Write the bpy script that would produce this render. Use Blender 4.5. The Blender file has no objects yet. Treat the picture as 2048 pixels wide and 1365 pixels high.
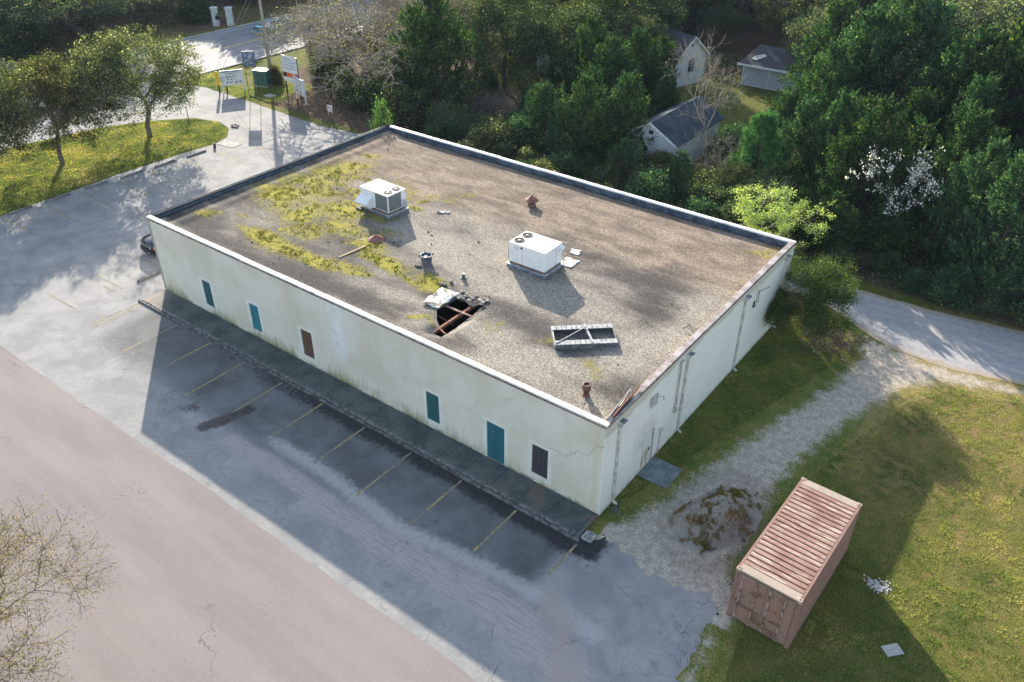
import bpy, math, random
import numpy as np
from mathutils import Vector, Matrix
S = bpy.context.scene
COL = S.collection
rnd = random.Random(7)

# ------------------------------------------------------------------ camera, light, exposure
CX, CY, CZ, YAW, PIT, ROLL, FPX = 11.925, -22.3065, 25.7755, 2.211079, 0.590464, 0.0074099, 1640.95
f_ = Vector((math.cos(YAW)*math.cos(PIT), math.sin(YAW)*math.cos(PIT), -math.sin(PIT)))
r_ = Vector((math.sin(YAW), -math.cos(YAW), 0)); u_ = r_.cross(f_)
r2 = r_*math.cos(ROLL)+u_*math.sin(ROLL); u2 = u_*math.cos(ROLL)-r_*math.sin(ROLL)
cam = bpy.data.objects.new('camera', bpy.data.cameras.new('camera'))
COL.objects.link(cam)
cam.matrix_world = Matrix(((r2.x, u2.x, -f_.x, CX), (r2.y, u2.y, -f_.y, CY), (r2.z, u2.z, -f_.z, CZ), (0, 0, 0, 1)))
cam.data.sensor_width = 36; cam.data.lens = FPX/2048*36
cam.data.clip_start = 0.5; cam.data.clip_end = 2000
S.camera = cam
SUN_EL, SUN_AZ = math.radians(19.8), math.radians(141.5)
SUNV = Vector((math.cos(SUN_EL)*math.cos(SUN_AZ), math.cos(SUN_EL)*math.sin(SUN_AZ), math.sin(SUN_EL)))
w = bpy.data.worlds.new('World'); S.world = w; w.use_nodes = True
bg = w.node_tree.nodes['Background']; sky = w.node_tree.nodes.new('ShaderNodeTexSky')
sky.sky_type = 'NISHITA'; sky.sun_disc = False; sky.sun_elevation = SUN_EL
sky.sun_rotation = math.pi/2-SUN_AZ
hsv = w.node_tree.nodes.new('ShaderNodeHueSaturation'); hsv.inputs['Saturation'].default_value = .84
w.node_tree.links.new(sky.outputs[0], hsv.inputs['Color']); w.node_tree.links.new(hsv.outputs[0], bg.inputs[0]); bg.inputs[1].default_value = 0.132
sl = bpy.data.lights.new('sun', 'SUN'); sl.energy = 4.2; sl.angle = math.radians(0.5); sl.color = (1.0, 0.90, 0.76)
sun = bpy.data.objects.new('sun', sl); COL.objects.link(sun)
sun.rotation_euler = (-SUNV).to_track_quat('-Z', 'Y').to_euler()
S.view_settings.view_transform = 'Standard'; S.view_settings.look = 'None'
S.view_settings.exposure = 1.45; S.view_settings.gamma = 1.0
S.render.engine = 'CYCLES'

# ------------------------------------------------------------------ node helpers
class G:
    def __init__(s, tree): s.t = tree
    def nd(s, typ, ins=(), **pr):
        n = s.t.nodes.new(typ)
        for k, v in pr.items(): setattr(n, k, v)
        for k, v in (ins.items() if isinstance(ins, dict) else enumerate(ins)):
            if v is not None: s.put(n.inputs[k], v)
        return n
    def put(s, sock, v):
        if isinstance(v, bpy.types.NodeSocket): s.t.links.new(v, sock)
        elif isinstance(v, (tuple, list)) and len(v) == 3 and sock.type == 'RGBA': sock.default_value = (*v, 1)
        else: sock.default_value = v
    def m(s, op, a, b=None, c=None, clamp=False):
        n = s.nd('ShaderNodeMath', operation=op, use_clamp=clamp)
        for i, v in enumerate((a, b, c)):
            if v is not None: s.put(n.inputs[i], v)
        return n.outputs[0]
    def mix(s, f, a, b, bt='MIX'):
        n = s.nd('ShaderNodeMix', data_type='RGBA', blend_type=bt)
        s.put(n.inputs[0], f); s.put(n.inputs[6], a); s.put(n.inputs[7], b)
        return n.outputs[2]
    def P(s): return s.nd('ShaderNodeNewGeometry').outputs['Position']
    def OC(s): return s.nd('ShaderNodeTexCoord').outputs['Object']
    def xyz(s, v):
        n = s.nd('ShaderNodeSeparateXYZ', [v]); return n.outputs
    def sc(s, v, sx, sy, sz, rz=0):
        n = s.nd('ShaderNodeMapping'); s.put(n.inputs[0], v); n.inputs['Scale'].default_value = (sx, sy, sz); n.inputs['Rotation'].default_value = (0, 0, rz)
        return n.outputs[0]
    def no(s, v, scale, detail=3, rough=0.55, dist=0):
        return s.nd('ShaderNodeTexNoise', {'Vector': v, 'Scale': scale, 'Detail': detail, 'Roughness': rough, 'Distortion': dist}).outputs[0]
    def vo(s, v, scale, feature='F1', rand=1.0):
        return s.nd('ShaderNodeTexVoronoi', {'Vector': v, 'Scale': scale, 'Randomness': rand}, feature=feature)
    def st(s, x, lo, hi, a=0, b=1):
        n = s.nd('ShaderNodeMapRange', interpolation_type='SMOOTHSTEP')
        for i, v in enumerate((x, lo, hi, a, b)): s.put(n.inputs[i], v)
        return n.outputs[0]
    def at(s, name): return s.nd('ShaderNodeAttribute', attribute_name=name).outputs['Fac']
    def mul(s, a, b): return s.m('MULTIPLY', a, b)
    def add(s, a, b): return s.m('ADD', a, b)

def mat(name, col=None, rough=0.8, metal=0, fn=None, bump=None, spec=0.3):
    M = bpy.data.materials.new(name); M.use_nodes = True; t = M.node_tree; g = G(t)
    b = t.nodes['Principled BSDF']
    b.inputs['Roughness'].default_value = rough; b.inputs['Metallic'].default_value = metal
    b.inputs['Specular IOR Level'].default_value = spec
    if fn is not None:
        r = fn(g)
        if not isinstance(r, dict): r = {'c': r}
        g.put(b.inputs['Base Color'], r['c'])
        if 'r' in r: g.put(b.inputs['Roughness'], r['r'])
        if 'm' in r: g.put(b.inputs['Metallic'], r['m'])
        if 'h' in r:
            bm_ = g.nd('ShaderNodeBump', {'Height': r['h'], 'Distance': r.get('d', 0.02), 'Strength': r.get('s', 0.6)})
            g.put(b.inputs['Normal'], bm_.outputs[0])
    else: g.put(b.inputs['Base Color'], col)
    return M
def worn(name, c1, c2, scale=3, rough=0.6, metal=0, lo=.45, hi=.6, bump=0.004):
    """paint c1 worn and stained towards c2"""
    def fn(g):
        p = g.OC(); n = g.no(p, scale, 6, .65); n2 = g.no(p, scale*9, 4, .6)
        c = g.mix(g.st(g.add(g.mul(n, .8), g.mul(n2, .25)), lo, hi), c1, c2)
        c = g.mix(.35, c, g.nd('ShaderNodeBrightContrast', [c, g.m('MULTIPLY_ADD', n2, .6, -.3), 0.]).outputs[0])
        return {'c': c, 'h': n2, 'd': bump, 's': .5}
    return mat(name, rough=rough, metal=metal, fn=fn)

# ------------------------------------------------------------------ mesh helpers
class MB:
    def __init__(s): s.v = []; s.f = []
    def box(s, x0, y0, z0, x1, y1, z1, M=None):
        n = len(s.v); c = [(x, y, z) for z in (z0, z1) for y in (y0, y1) for x in (x0, x1)]
        if M is not None: c = [tuple(M @ Vector(q)) for q in c]
        s.v += c
        s.f += [(n, n+2, n+3, n+1), (n+4, n+5, n+7, n+6), (n, n+1, n+5, n+4), (n+2, n+6, n+7, n+3), (n, n+4, n+6, n+2), (n+1, n+3, n+7, n+5)]
        return s
    def bar(s, p0, p1, wd, ht=None, up=(0, 0, 1)):
        p0 = Vector(p0); p1 = Vector(p1); d = p1-p0; L = d.length; d.normalize()
        sd = d.cross(Vector(up));
        if sd.length < 1e-3: sd = Vector((1, 0, 0))
        sd.normalize(); u = sd.cross(d); ht = ht or wd
        M = Matrix(((d.x, sd.x, u.x, p0.x), (d.y, sd.y, u.y, p0.y), (d.z, sd.z, u.z, p0.z), (0, 0, 0, 1)))
        return s.box(0, -wd/2, -ht/2, L, wd/2, ht/2, M)
    def cyl(s, p0, p1, r0, r1=None, n=16, cap=True):
        r1 = r0 if r1 is None else r1; p0 = Vector(p0); p1 = Vector(p1); d = (p1-p0).normalized()
        a = d.orthogonal().normalized(); b = d.cross(a); k = len(s.v)
        for p, r in ((p0, r0), (p1, r1)):
            for i in range(n):
                t = 2*math.pi*i/n; s.v.append(tuple(p+a*(r*math.cos(t))+b*(r*math.sin(t))))
        for i in range(n):
            j = (i+1) % n; s.f.append((k+i, k+j, k+n+j, k+n+i))
        if cap: s.f.append(tuple(k+n+i for i in range(n))); s.f.append(tuple(k+i for i in reversed(range(n))))
        return s
    def tube(s, pts, r, n=8):
        for a, b in zip(pts[:-1], pts[1:]): s.cyl(a, b, r, r, n)
        return s
    def lathe(s, prof, c=(0, 0, 0), n=24):
        k = len(s.v)
        for r, z in prof:
            for i in range(n):
                t = 2*math.pi*i/n; s.v.append((c[0]+r*math.cos(t), c[1]+r*math.sin(t), c[2]+z))
        for q in range(len(prof)-1):
            for i in range(n):
                j = (i+1) % n; s.f.append((k+q*n+i, k+q*n+j, k+(q+1)*n+j, k+(q+1)*n+i))
        return s
    def poly(s, pts): n = len(s.v); s.v += [tuple(p) for p in pts]; s.f.append(tuple(range(n, n+len(pts)))); return s
    def prism(s, pts, d):
        """closed polygon pts extruded by vector d"""
        n = len(s.v); k = len(pts); d = Vector(d)
        s.v += [tuple(p) for p in pts]+[tuple(Vector(p)+d) for p in pts]
        s.f.append(tuple(range(n+k-1, n-1, -1))); s.f.append(tuple(range(n+k, n+2*k)))
        for i in range(k): j = (i+1) % k; s.f.append((n+i, n+j, n+k+j, n+k+i))
        return s
    def build(s, name, m, parent=None, bevel=0, smooth=False):
        me = bpy.data.meshes.new(name); me.from_pydata(s.v, [], s.f); me.update()
        o = bpy.data.objects.new(name, me); COL.objects.link(o); me.materials.append(m)
        if smooth: me.polygons.foreach_set('use_smooth', [True]*len(me.polygons))
        import bmesh
        b = bmesh.new(); b.from_mesh(me); bmesh.ops.recalc_face_normals(b, faces=b.faces); b.to_mesh(me); b.free()
        if parent is not None: o.parent = parent
        if bevel:
            md = o.modifiers.new('bevel', 'BEVEL'); md.width = bevel; md.segments = 2; md.limit_method = 'ANGLE'
        return o

def tag(o, label=None, cat=None, group=None, kind=None):
    for k, v in (('label', label), ('category', cat), ('group', group), ('kind', kind)):
        if v: o[k] = v
    return o
def thing(name, label, cat, loc=(0, 0, 0), rz=0, group=None):
    o = bpy.data.objects.new(name, None); COL.objects.link(o); o.location = loc; o.rotation_euler = (0, 0, rz); o.empty_display_size = .3
    return tag(o, label, cat, group)
def copy_tree(o, parent=None):
    c = o.copy(); COL.objects.link(c); c.parent = parent
    for ch in o.children: copy_tree(ch, c)
    return c

def npmesh(name, V, F, m, attrs=None, parent=None, smooth=False, uniform=True):
    me = bpy.data.meshes.new(name); V = np.asarray(V, np.float32); F = np.asarray(F, np.int32)
    me.vertices.add(len(V)); me.vertices.foreach_set('co', V.ravel())
    k = F.shape[1]; me.loops.add(F.size); me.polygons.add(len(F))
    me.loops.foreach_set('vertex_index', F.ravel())
    me.polygons.foreach_set('loop_start', np.arange(0, F.size, k, dtype=np.int32))
    if smooth: me.polygons.foreach_set('use_smooth', np.ones(len(F), bool))
    me.update(calc_edges=True)
    for a, d in (attrs or {}).items():
        at = me.attributes.new(a, 'FLOAT', 'POINT'); at.data.foreach_set('value', np.asarray(d, np.float32))
    me.materials.append(m)
    o = bpy.data.objects.new(name, me); COL.objects.link(o)
    if parent is not None: o.parent = parent
    return o

_R = np.random.RandomState(3).rand(256, 256)
def vn(x, y, s=1.0, oct=3):
    out = 0; amp = 1; tot = 0
    for o in range(oct):
        xs, ys = x/s*2**o+o*37.3, y/s*2**o+o*11.7; xi, yi = np.floor(xs).astype(int), np.floor(ys).astype(int)
        fx, fy = xs-xi, ys-yi; fx = fx*fx*(3-2*fx); fy = fy*fy*(3-2*fy)
        g = lambda a, b: _R[a & 255, b & 255]
        out = out+amp*((g(xi, yi)*(1-fx)+g(xi+1, yi)*fx)*(1-fy)+(g(xi, yi+1)*(1-fx)+g(xi+1, yi+1)*fx)*fy); tot += amp; amp *= .5
    return out/tot
def sdf(poly):
    P = np.array(poly, float)
    def f(x, y):
        d = np.full(x.shape, 1e9); ins = np.zeros(x.shape, bool)
        for i in range(len(P)):
            a, b = P[i], P[(i+1) % len(P)]; e = b-a; wx, wy = x-a[0], y-a[1]
            t = np.clip((wx*e[0]+wy*e[1])/max(e@e, 1e-9), 0, 1)
            d = np.minimum(d, np.hypot(wx-e[0]*t, wy-e[1]*t))
            c = ((a[1] <= y) & (b[1] > y)) | ((b[1] <= y) & (a[1] > y))
            with np.errstate(divide='ignore', invalid='ignore'): xi = a[0]+(y-a[1])*e[0]/np.where(e[1] == 0, 1e-9, e[1])
            ins ^= c & (x < xi)
        return np.where(ins, -d, d)
    return f
def line_d(pts):
    P = np.array(pts, float)
    def f(x, y):
        d = np.full(x.shape, 1e9)
        for a, b in zip(P[:-1], P[1:]):
            e = b-a; wx, wy = x-a[0], y-a[1]; t = np.clip((wx*e[0]+wy*e[1])/max(e@e, 1e-9), 0, 1)
            d = np.minimum(d, np.hypot(wx-e[0]*t, wy-e[1]*t))
        return d
    return f
def sst(x, a, b): t = np.clip((x-a)/(b-a), 0, 1); return t*t*(3-2*t)
def sheet(name, xs, ys, z, m, keep=None, attrs=None, smooth=True, parent=None, zf=None):
    X, Y = np.meshgrid(xs, ys, indexing='ij'); nx, ny = X.shape
    idx = np.arange(nx*ny).reshape(nx, ny)
    F = np.stack([idx[:-1, :-1], idx[1:, :-1], idx[1:, 1:], idx[:-1, 1:]], -1).reshape(-1, 4)
    x, y = X.ravel().copy(), Y.ravel().copy()
    if keep is not None:
        cx, cy = x[F].mean(1), y[F].mean(1); F = F[keep(cx, cy) < 0]
        used = np.zeros(len(x), bool); used[F.ravel()] = True
        cnt = np.bincount(F.ravel(), minlength=len(x)); bd = used & (cnt < 4)
        for _ in range(3):
            xb, yb = x[bd], y[bd]; s = keep(xb, yb); e = .02
            gx = (keep(xb+e, yb)-s)/e; gy = (keep(xb, yb+e)-s)/e; n2 = np.maximum(gx*gx+gy*gy, .3)
            lim = .5*min(np.diff(xs).mean()*1.5, 1)
            dx, dy = -s*gx/n2, -s*gy/n2; L = np.hypot(dx, dy)+1e-9; k = np.minimum(1, lim/L)
            x[bd] = xb+dx*k; y[bd] = yb+dy*k
        mp = -np.ones(len(x), int); mp[used] = np.arange(used.sum()); F = mp[F]; x, y = x[used], y[used]
    Z = np.full(len(x), float(z))
    if zf is not None: Z = Z+zf(x, y)
    return npmesh(name, np.stack([x, y, Z], 1), F, m, {k: v(x, y) for k, v in (attrs or {}).items()}, parent, smooth)
def ar(a, b, s): return np.linspace(a, b, max(2, int(round(abs(b-a)/s))+1))

# ------------------------------------------------------------------ ground materials
def grass_col(g, p):
    n1 = g.no(p, .35, 5, .7); n2 = g.no(p, 2.2, 5, .75); n3 = g.no(p, 14, 3, .7); n4 = g.no(p, 45, 2, .7)
    c = g.mix(g.st(n1, .38, .62), (.105, .15, .026), (.22, .22, .048))
    c = g.mix(g.mul(g.st(n2, .5, .60), .8), c, (.30, .215, .08))
    c = g.mix(g.st(g.at('dry'), .3, 1.0), c, g.mix(g.st(n2, .35, .6), (.40, .275, .12), (.26, .225, .065)))
    c = g.mix(g.mul(g.st(n3, .45, .62), .7), c, (.04, .06, .012))
    litter = g.mix(g.st(n3, .42, .6), (.055, .042, .03), (.26, .18, .12))
    litter = g.mix(g.st(n4, .6, .72), litter, (.42, .34, .26))
    c = g.mix(g.st(g.add(g.at('litter'), g.m('MULTIPLY_ADD', n2, .6, -.3)), .35, .65), c, litter)
    sp = g.st(g.vo(g.sc(p, 1, 1, 1), 3.3).outputs[0], .03, .09, 1, 0)
    c = g.mix(g.mul(sp, g.mul(g.st(n1, .55, .6), .5)), c, (.5, .48, .4))
    c = g.mix(1.0, c, g.mix(n4, (.35, .35, .35), (1.65, 1.65, 1.65)), 'MULTIPLY')
    h = g.add(g.mul(n3, .6), n4)
    return c, h
def m_ground(g):
    c, h = grass_col(g, g.P()); return {'c': c, 'h': h, 'd': .09, 's': 1.0}
def gravel_col(g, p):
    v = g.vo(p, 34).outputs[1]; v2 = g.no(p, 3, 4, .6); v3 = g.no(p, 40, 2, .7)
    x = g.nd('ShaderNodeSeparateColor', [v]).outputs[0]
    c = g.mix(g.st(v2, .35, .65), (.40, .345, .27), (.56, .485, .39))
    c = g.mix(1, c, g.mix(x, (.62, .62, .62), (1.3, 1.3, 1.3)), 'MULTIPLY')
    dark = g.mul(g.st(v3, .62, .7), g.st(g.no(p, .8, 3), .42, .6))
    c = g.mix(dark, c, (.09, .075, .06))
    return c, x
def m_gravel(g):
    p = g.P(); c, x = gravel_col(g, p); gc, gh = grass_col(g, p)
    e = g.at('edge')   # metres inside the edge
    n = g.no(p, 1.3, 5, .7); n2 = g.no(p, 9, 3, .7)
    k = g.st(g.add(g.mul(e, .9), g.add(g.m('MULTIPLY_ADD', n, 1.7, -.85), g.m('MULTIPLY_ADD', n2, 1.5, -.75))), .15, .85)
    c = g.mix(k, gc, c)
    c = g.mix(g.mul(g.st(g.at('dirt'), .3, .8), .25), c, (.17, .15, .12))
    return {'c': c, 'h': g.add(x, gh), 'd': .02, 's': .7}
def asphalt_cracks(g, p, sc=.30, wd=.0035):
    q = g.nd('ShaderNodeVectorMath', [p, g.nd('ShaderNodeVectorMath', [g.nd('ShaderNodeTexNoise', {'Vector': p, 'Scale': 1.1, 'Detail': 5}).outputs[1], (.9, .9, .9)], operation='MULTIPLY').outputs[0]], operation='ADD').outputs[0]
    a = g.st(g.vo(q, sc, 'DISTANCE_TO_EDGE').outputs[0], wd*.4, wd, 1, 0)
    b = g.mul(g.st(g.vo(q, sc*4, 'DISTANCE_TO_EDGE').outputs[0], wd*1.8, wd*4.5, 1, 0), g.st(g.no(p, .22, 2), .55, .63))
    return g.m('MAXIMUM', a, b)
def lot_col(g, p):
    n0 = g.no(p, .12, 3, .5); n1 = g.no(p, .5, 5, .6, .4); n2 = g.no(p, 4, 5, .65); n4 = g.no(p, 24, 3, .8)
    c = g.mix(g.st(n1, .35, .65), (.245, .245, .24), (.345, .335, .32))
    c = g.mix(g.mul(g.st(n2, .4, .7), .3), c, (.20, .21, .22))
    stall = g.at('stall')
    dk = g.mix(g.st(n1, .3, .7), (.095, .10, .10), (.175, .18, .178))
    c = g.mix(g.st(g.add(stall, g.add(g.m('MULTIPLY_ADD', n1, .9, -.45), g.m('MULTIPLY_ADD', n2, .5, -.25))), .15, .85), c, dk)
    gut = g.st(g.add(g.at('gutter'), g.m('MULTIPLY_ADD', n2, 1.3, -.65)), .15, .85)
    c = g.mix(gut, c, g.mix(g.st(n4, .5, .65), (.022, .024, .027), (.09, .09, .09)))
    c = g.mix(g.mul(g.st(g.add(g.at('fringe'), g.m('MULTIPLY_ADD', n2, 1.1, -.55)), .25, .9), .8), c, (.42, .41, .39))
    strk = g.no(g.sc(p, .5, 5, 1, -.05), 2.2, 4, .7)
    c = g.mix(g.mul(g.st(g.add(g.at('pink'), g.add(g.m('MULTIPLY_ADD', n2, 1.2, -.6), g.m('MULTIPLY_ADD', n1, .8, -.4))), .2, .8), .95), c, g.mix(g.st(strk, .42, .75), (.39, .345, .33), (.25, .215, .205)))
    c = g.mix(g.mul(g.st(g.add(g.at('sand'), g.add(g.m('MULTIPLY_ADD', n4, .9, -.45), g.add(g.m('MULTIPLY_ADD', n2, 1.3, -.65), g.m('MULTIPLY_ADD', n1, 1.0, -.5)))), .3, .9), .75), c, (.36, .30, .265))
    c = g.mix(g.mul(g.st(g.add(g.at('stain'), g.add(g.m('MULTIPLY_ADD', n2, 1.1, -.55), g.m('MULTIPLY_ADD', n1, .8, -.4))), .3, .7), .85), c, g.mix(g.st(n2, .4, .6), (.03, .028, .03), (.09, .07, .065)))
    spots = g.mul(g.st(g.no(p, .7, 2), .68, .73), .35)
    c = g.mix(spots, c, (.13, .16, .13))
    c = g.mix(1, c, g.mix(n4, (.45, .45, .45), (1.55, 1.55, 1.55)), 'MULTIPLY')
    cr = g.mul(asphalt_cracks(g, p), g.st(g.no(p, .45, 3), .42, .6))
    c = g.mix(g.mul(cr, .55), c, (.06, .06, .055))
    return c, g.m('SUBTRACT', n4, g.mul(cr, 2)), gut
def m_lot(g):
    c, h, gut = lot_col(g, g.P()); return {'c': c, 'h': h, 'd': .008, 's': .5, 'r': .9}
def m_line(g):
    p = g.P(); n = g.no(p, 7, 5, .75); n2 = g.no(p, .5, 3)
    c = g.mix(g.st(g.add(n, g.mul(n2, .35)), .56, .76), (.46, .35, .12), (.15, .155, .16))
    return c
def m_road(g):
    p = g.P(); n1 = g.no(g.sc(p, .25, 1.2, 1), .5, 4, .6); n2 = g.no(p, 2.5, 4, .6); n4 = g.no(p, 22, 3, .8)
    n5 = g.no(g.sc(p, .12, 2.4, 1, .03), 1.0, 3, .5)
    c = g.mix(g.st(n1, .3, .7), (.212, .180, .172), (.262, .226, .212))
    c = g.mix(g.mul(g.st(n5, .45, .65), .35), c, (.24, .21, .21))
    c = g.mix(g.mul(g.st(n2, .5, .75), .3), c, (.25, .22, .22))
    c = g.mix(1, c, g.mix(n4, (.55, .55, .55), (1.45, 1.45, 1.45)), 'MULTIPLY')
    sm = g.st(g.no(g.sc(p, .35, 2, 1, .4), .7, 6, .75), .56, .72); c = g.mix(g.mul(sm, .4), c, (.19, .165, .16))
    cr = g.mul(asphalt_cracks(g, p, .25, .004), g.st(g.no(p, .15, 2), .52, .6))
    c = g.mix(g.mul(cr, .6), c, (.08, .07, .07))
    return {'c': c, 'h': n4, 'd': .008, 's': .5}
def m_lane(g):
    p = g.P(); n1 = g.no(g.sc(p, .3, 1.6, 1), .9, 4, .6); n2 = g.no(p, 3, 4, .6); n4 = g.no(p, 50, 2, .7)
    c = g.mix(g.st(g.add(g.mul(n1, .5), g.mul(n2, .5)), .35, .65), (.29, .285, .295), (.40, .385, .37))
    e = g.at('edge'); c = g.mix(g.st(g.add(e, g.m('MULTIPLY_ADD', n2, 1.2, -.6)), .5, .1), c, (.36, .29, .22))
    c = g.mix(1, c, g.mix(n4, (.7, .7, .7), (1.3, 1.3, 1.3)), 'MULTIPLY')
    return {'c': c, 'h': n4, 'd': .01, 's': .5}
def m_hwy(g):
    p = g.P(); n1 = g.no(g.sc(p, 1.6, .2, 1), .6, 4, .6); n4 = g.no(p, 30, 2, .7)
    c = g.mix(g.st(n1, .35, .65), (.16, .17, .19), (.24, .25, .265))
    c = g.mix(1, c, g.mix(n4, (.8, .8, .8), (1.2, 1.2, 1.2)), 'MULTIPLY')
    return c
M_ground = mat('grass_ground', fn=m_ground, rough=.95, spec=.1)
M_gravel = mat('pale_gravel', fn=m_gravel, rough=.95, spec=.15)
M_lot = mat('weathered_asphalt', fn=m_lot, rough=.85)
M_line = mat('faded_yellow_paint', fn=m_line, rough=.85)
M_road = mat('pinkish_asphalt', fn=m_road, rough=.85)
M_lane = mat('pale_lane_asphalt', fn=m_lane, rough=.9)
M_hwy = mat('highway_asphalt', fn=m_hwy, rough=.8)
M_whitel = mat('white_road_paint', fn=lambda g: g.mix(g.st(g.no(g.P(), 6, 4), .55, .75), (.75, .75, .73), (.35, .35, .36)), rough=.8)
M_yell = mat('yellow_road_paint', fn=lambda g: g.mix(g.st(g.no(g.P(), 6, 4), .5, .75), (.62, .42, .10), (.3, .27, .2)), rough=.8)
M_kerb = worn('kerb_concrete', (.30, .29, .27), (.12, .115, .11), 2.5, .9)
M_conc = worn('pale_concrete', (.46, .45, .42), (.3, .29, .27), 3, .9)

# ------------------------------------------------------------------ outlines (metres, wall corner A at the origin)
GRAV = [(.5, -.35), (.75, .9), (1.25, 2.4), (1.9, 5.2), (2.5, 7.8), (3.1, 10.5), (3.9, 13.2), (4.5, 16), (4.8, 18.6), (4.3, 21.4), (5.4, 21.3), (8.5, 20.9), (11.5, 21.2), (16, 21.9), (20, 22), (20, 21), (12.8, 20.2), (9.3, 18.9), (7.9, 16.6), (6.9, 13), (6.1, 10), (5.7, 7), (5.7, 3.5), (6.1, .6), (6.6, -1.2), (6.9, -3.2), (7.2, -5.2), (7.4, -8), (6, -9), (6.2, -4.6), (6, -1.5), (5, -1.3), (3, -1.6), (1.5, -1.3)]
LOTR = [(0.7, -.6), (1.5, -.85), (2.9, -1.15), (4.5, -1.1), (5.6, -.55), (6.2, -.9), (6.45, -1.8), (6.4, -3.4), (6.7, -5), (7.0, -9.7)]
LANE = [(-6, 26.6), (-2, 26.4), (2.2, 26.35), (6.6, 26.5), (12, 27.3), (24, 29.5), (40, 34), (40, 27), (24, 22.9), (13, 21.6), (9.4, 20.75), (6.8, 20.75), (5.2, 21.25), (3.4, 22.3), (2, 23.2), (0, 23.5), (-6, 23.6)]
ISL = [(-50.1, -14), (-50.2, -1), (-50.4, 4.9), (-50.6, 8.8), (-50.5, 12), (-50.5, 14.8), (-50.2, 17.4), (-50.8, 19.2), (-52.7, 20.8), (-54.8, 21.3), (-57.5, 20.5), (-60, 17.5), (-62, 13.7), (-63.4, 6), (-63.8, -14)]
d_grav, d_lane, d_isl = sdf(GRAV), sdf(LANE), sdf(ISL)
FORECOURT = sdf([(-69.3, -60), (-69.3, 24), (-68.6, 26.2), (-64.5, 27.0), (-60, 26.9), (-52, 26.5), (-46, 26.3), (-41, 27.2), (-37, 27), (-35, 24), (-33, 21.5), (-30, 18), (-1, 10), (-.05, -1.5)]+LOTR+[(-34, -9.7), (-34, -60)])
def jag(f, a=.18, s=.9): return lambda x, y: f(x, y)+(vn(x, y, s, 3)-.5)*2*a
gx = np.concatenate([ar(-420, -130, 12)[:-1], ar(-130, -70, 1.5)[:-1], ar(-70, -35, .5)[:-1], ar(-35, -2, 1.2)[:-1], ar(-2, 20, .25)[:-1], ar(20, 60, 1.5)[:-1], ar(60, 300, 15)])
gy = np.concatenate([ar(-150, -40, 8)[:-1], ar(-40, -9, 1)[:-1], ar(-9, 24, .3)[:-1], ar(24, 70, .7)[:-1], ar(70, 160, 3)[:-1], ar(160, 600, 25)])
clear_yard = sdf([(-29, 42), (-24, 40), (-21, 45), (-14, 43), (-11, 52), (-12, 62), (-22, 66), (-30, 60)])
def a_litter(x, y):
    wood = sst(y, 26.5, 28.5)*sst(x, -66, -60)*1.0
    wood = np.maximum(wood*sst(-np.maximum(-clear_yard(x, y), 0), -.9, -.1), sst(y, 20.2, 20.8)*(y < 29)*(1-sst(x, -3, -1))*sst(x, -34, -31))
    road = sst(-x, 84, 86)*(vn(x, y, 9, 3) > .52)*.7
    sign = np.where((y > 26) & (x < -55.5), 0.15*vn(x, y, 2), 0)
    w2 = np.where(x < -55.5, np.minimum(wood, sst(y, 33, 36)), wood)
    strip = sst(x, 1.5, .2)*sst(y, 16, 20)*.9*(x > -1)
    near = np.exp(-((x-3.2)/1.6)**2-((y-19.8)/2.2)**2)*.9
    cont = np.exp(-((line_d([(6.1, -1.8), (6.2, 4), (6.4, 5)])(x, y))/.55)**2)*.55
    return np.maximum.reduce([w2, road, sign, strip*.7, near, cont])
def a_dry(x, y):
    d = vn(x+50, y, 5, 3)*.55+.12*vn(x, y, 1.2)
    d = d+np.where(x > 7, .2+.45*sst(y, 4, 16), 0)+.35*sst(-clear_yard(x, y), -1, 3)+.3*(x < -84)
    d = d-.45*((x > -.5) & (x < 5.5) & (y > -1) & (y < 19))
    d = d-.55*sst(-clear_yard(x, y), 0, 2)
    for q in ([(9.6, 17.5), (11.5, 13), (12.6, 9), (13, 5)], [(10.9, 18), (12.9, 13.4), (14.1, 9.2), (14.6, 5)]): d = d+.3*np.exp(-(line_d(q)(x, y)/.22)**2)
    return np.clip(d, 0, 1)
ground = sheet('ground', gx, gy, 0, M_ground, attrs={'litter': a_litter, 'dry': a_dry}); tag(ground, kind='structure')
z_ = .004
lx = np.concatenate([ar(-69.4, -50, .6)[:-1], ar(-50, -34, .35)[:-1], ar(-34, 7.3, .16)]); ly = np.concatenate([ar(-60, -12, 3)[:-1], ar(-12, -9.75, .5)[:-1], ar(-9.75, 4, .16)[:-1], ar(4, 27.4, .4)])
pinkl = line_d([(-16.6, -6.4), (-13.1, -6.35), (-9.8, -6.6), (-6.7, -6.75), (-4.1, -6.5), (-1.8, -6.25), (.9, -6.5), (3, -7.1)])
fring = line_d([(-16, -5.2), (-11.5, -5.2), (-6.2, -5.7), (-3.9, -5.3), (-1.4, -5.1), (.9, -4.9), (3, -5.2)])
stn = line_d([(-18.45, -6.6), (-18.1, -5.7), (-17.8, -4.4)]); stn2 = line_d([(-20.65, -6.35), (-20.2, -6.0)])
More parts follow.
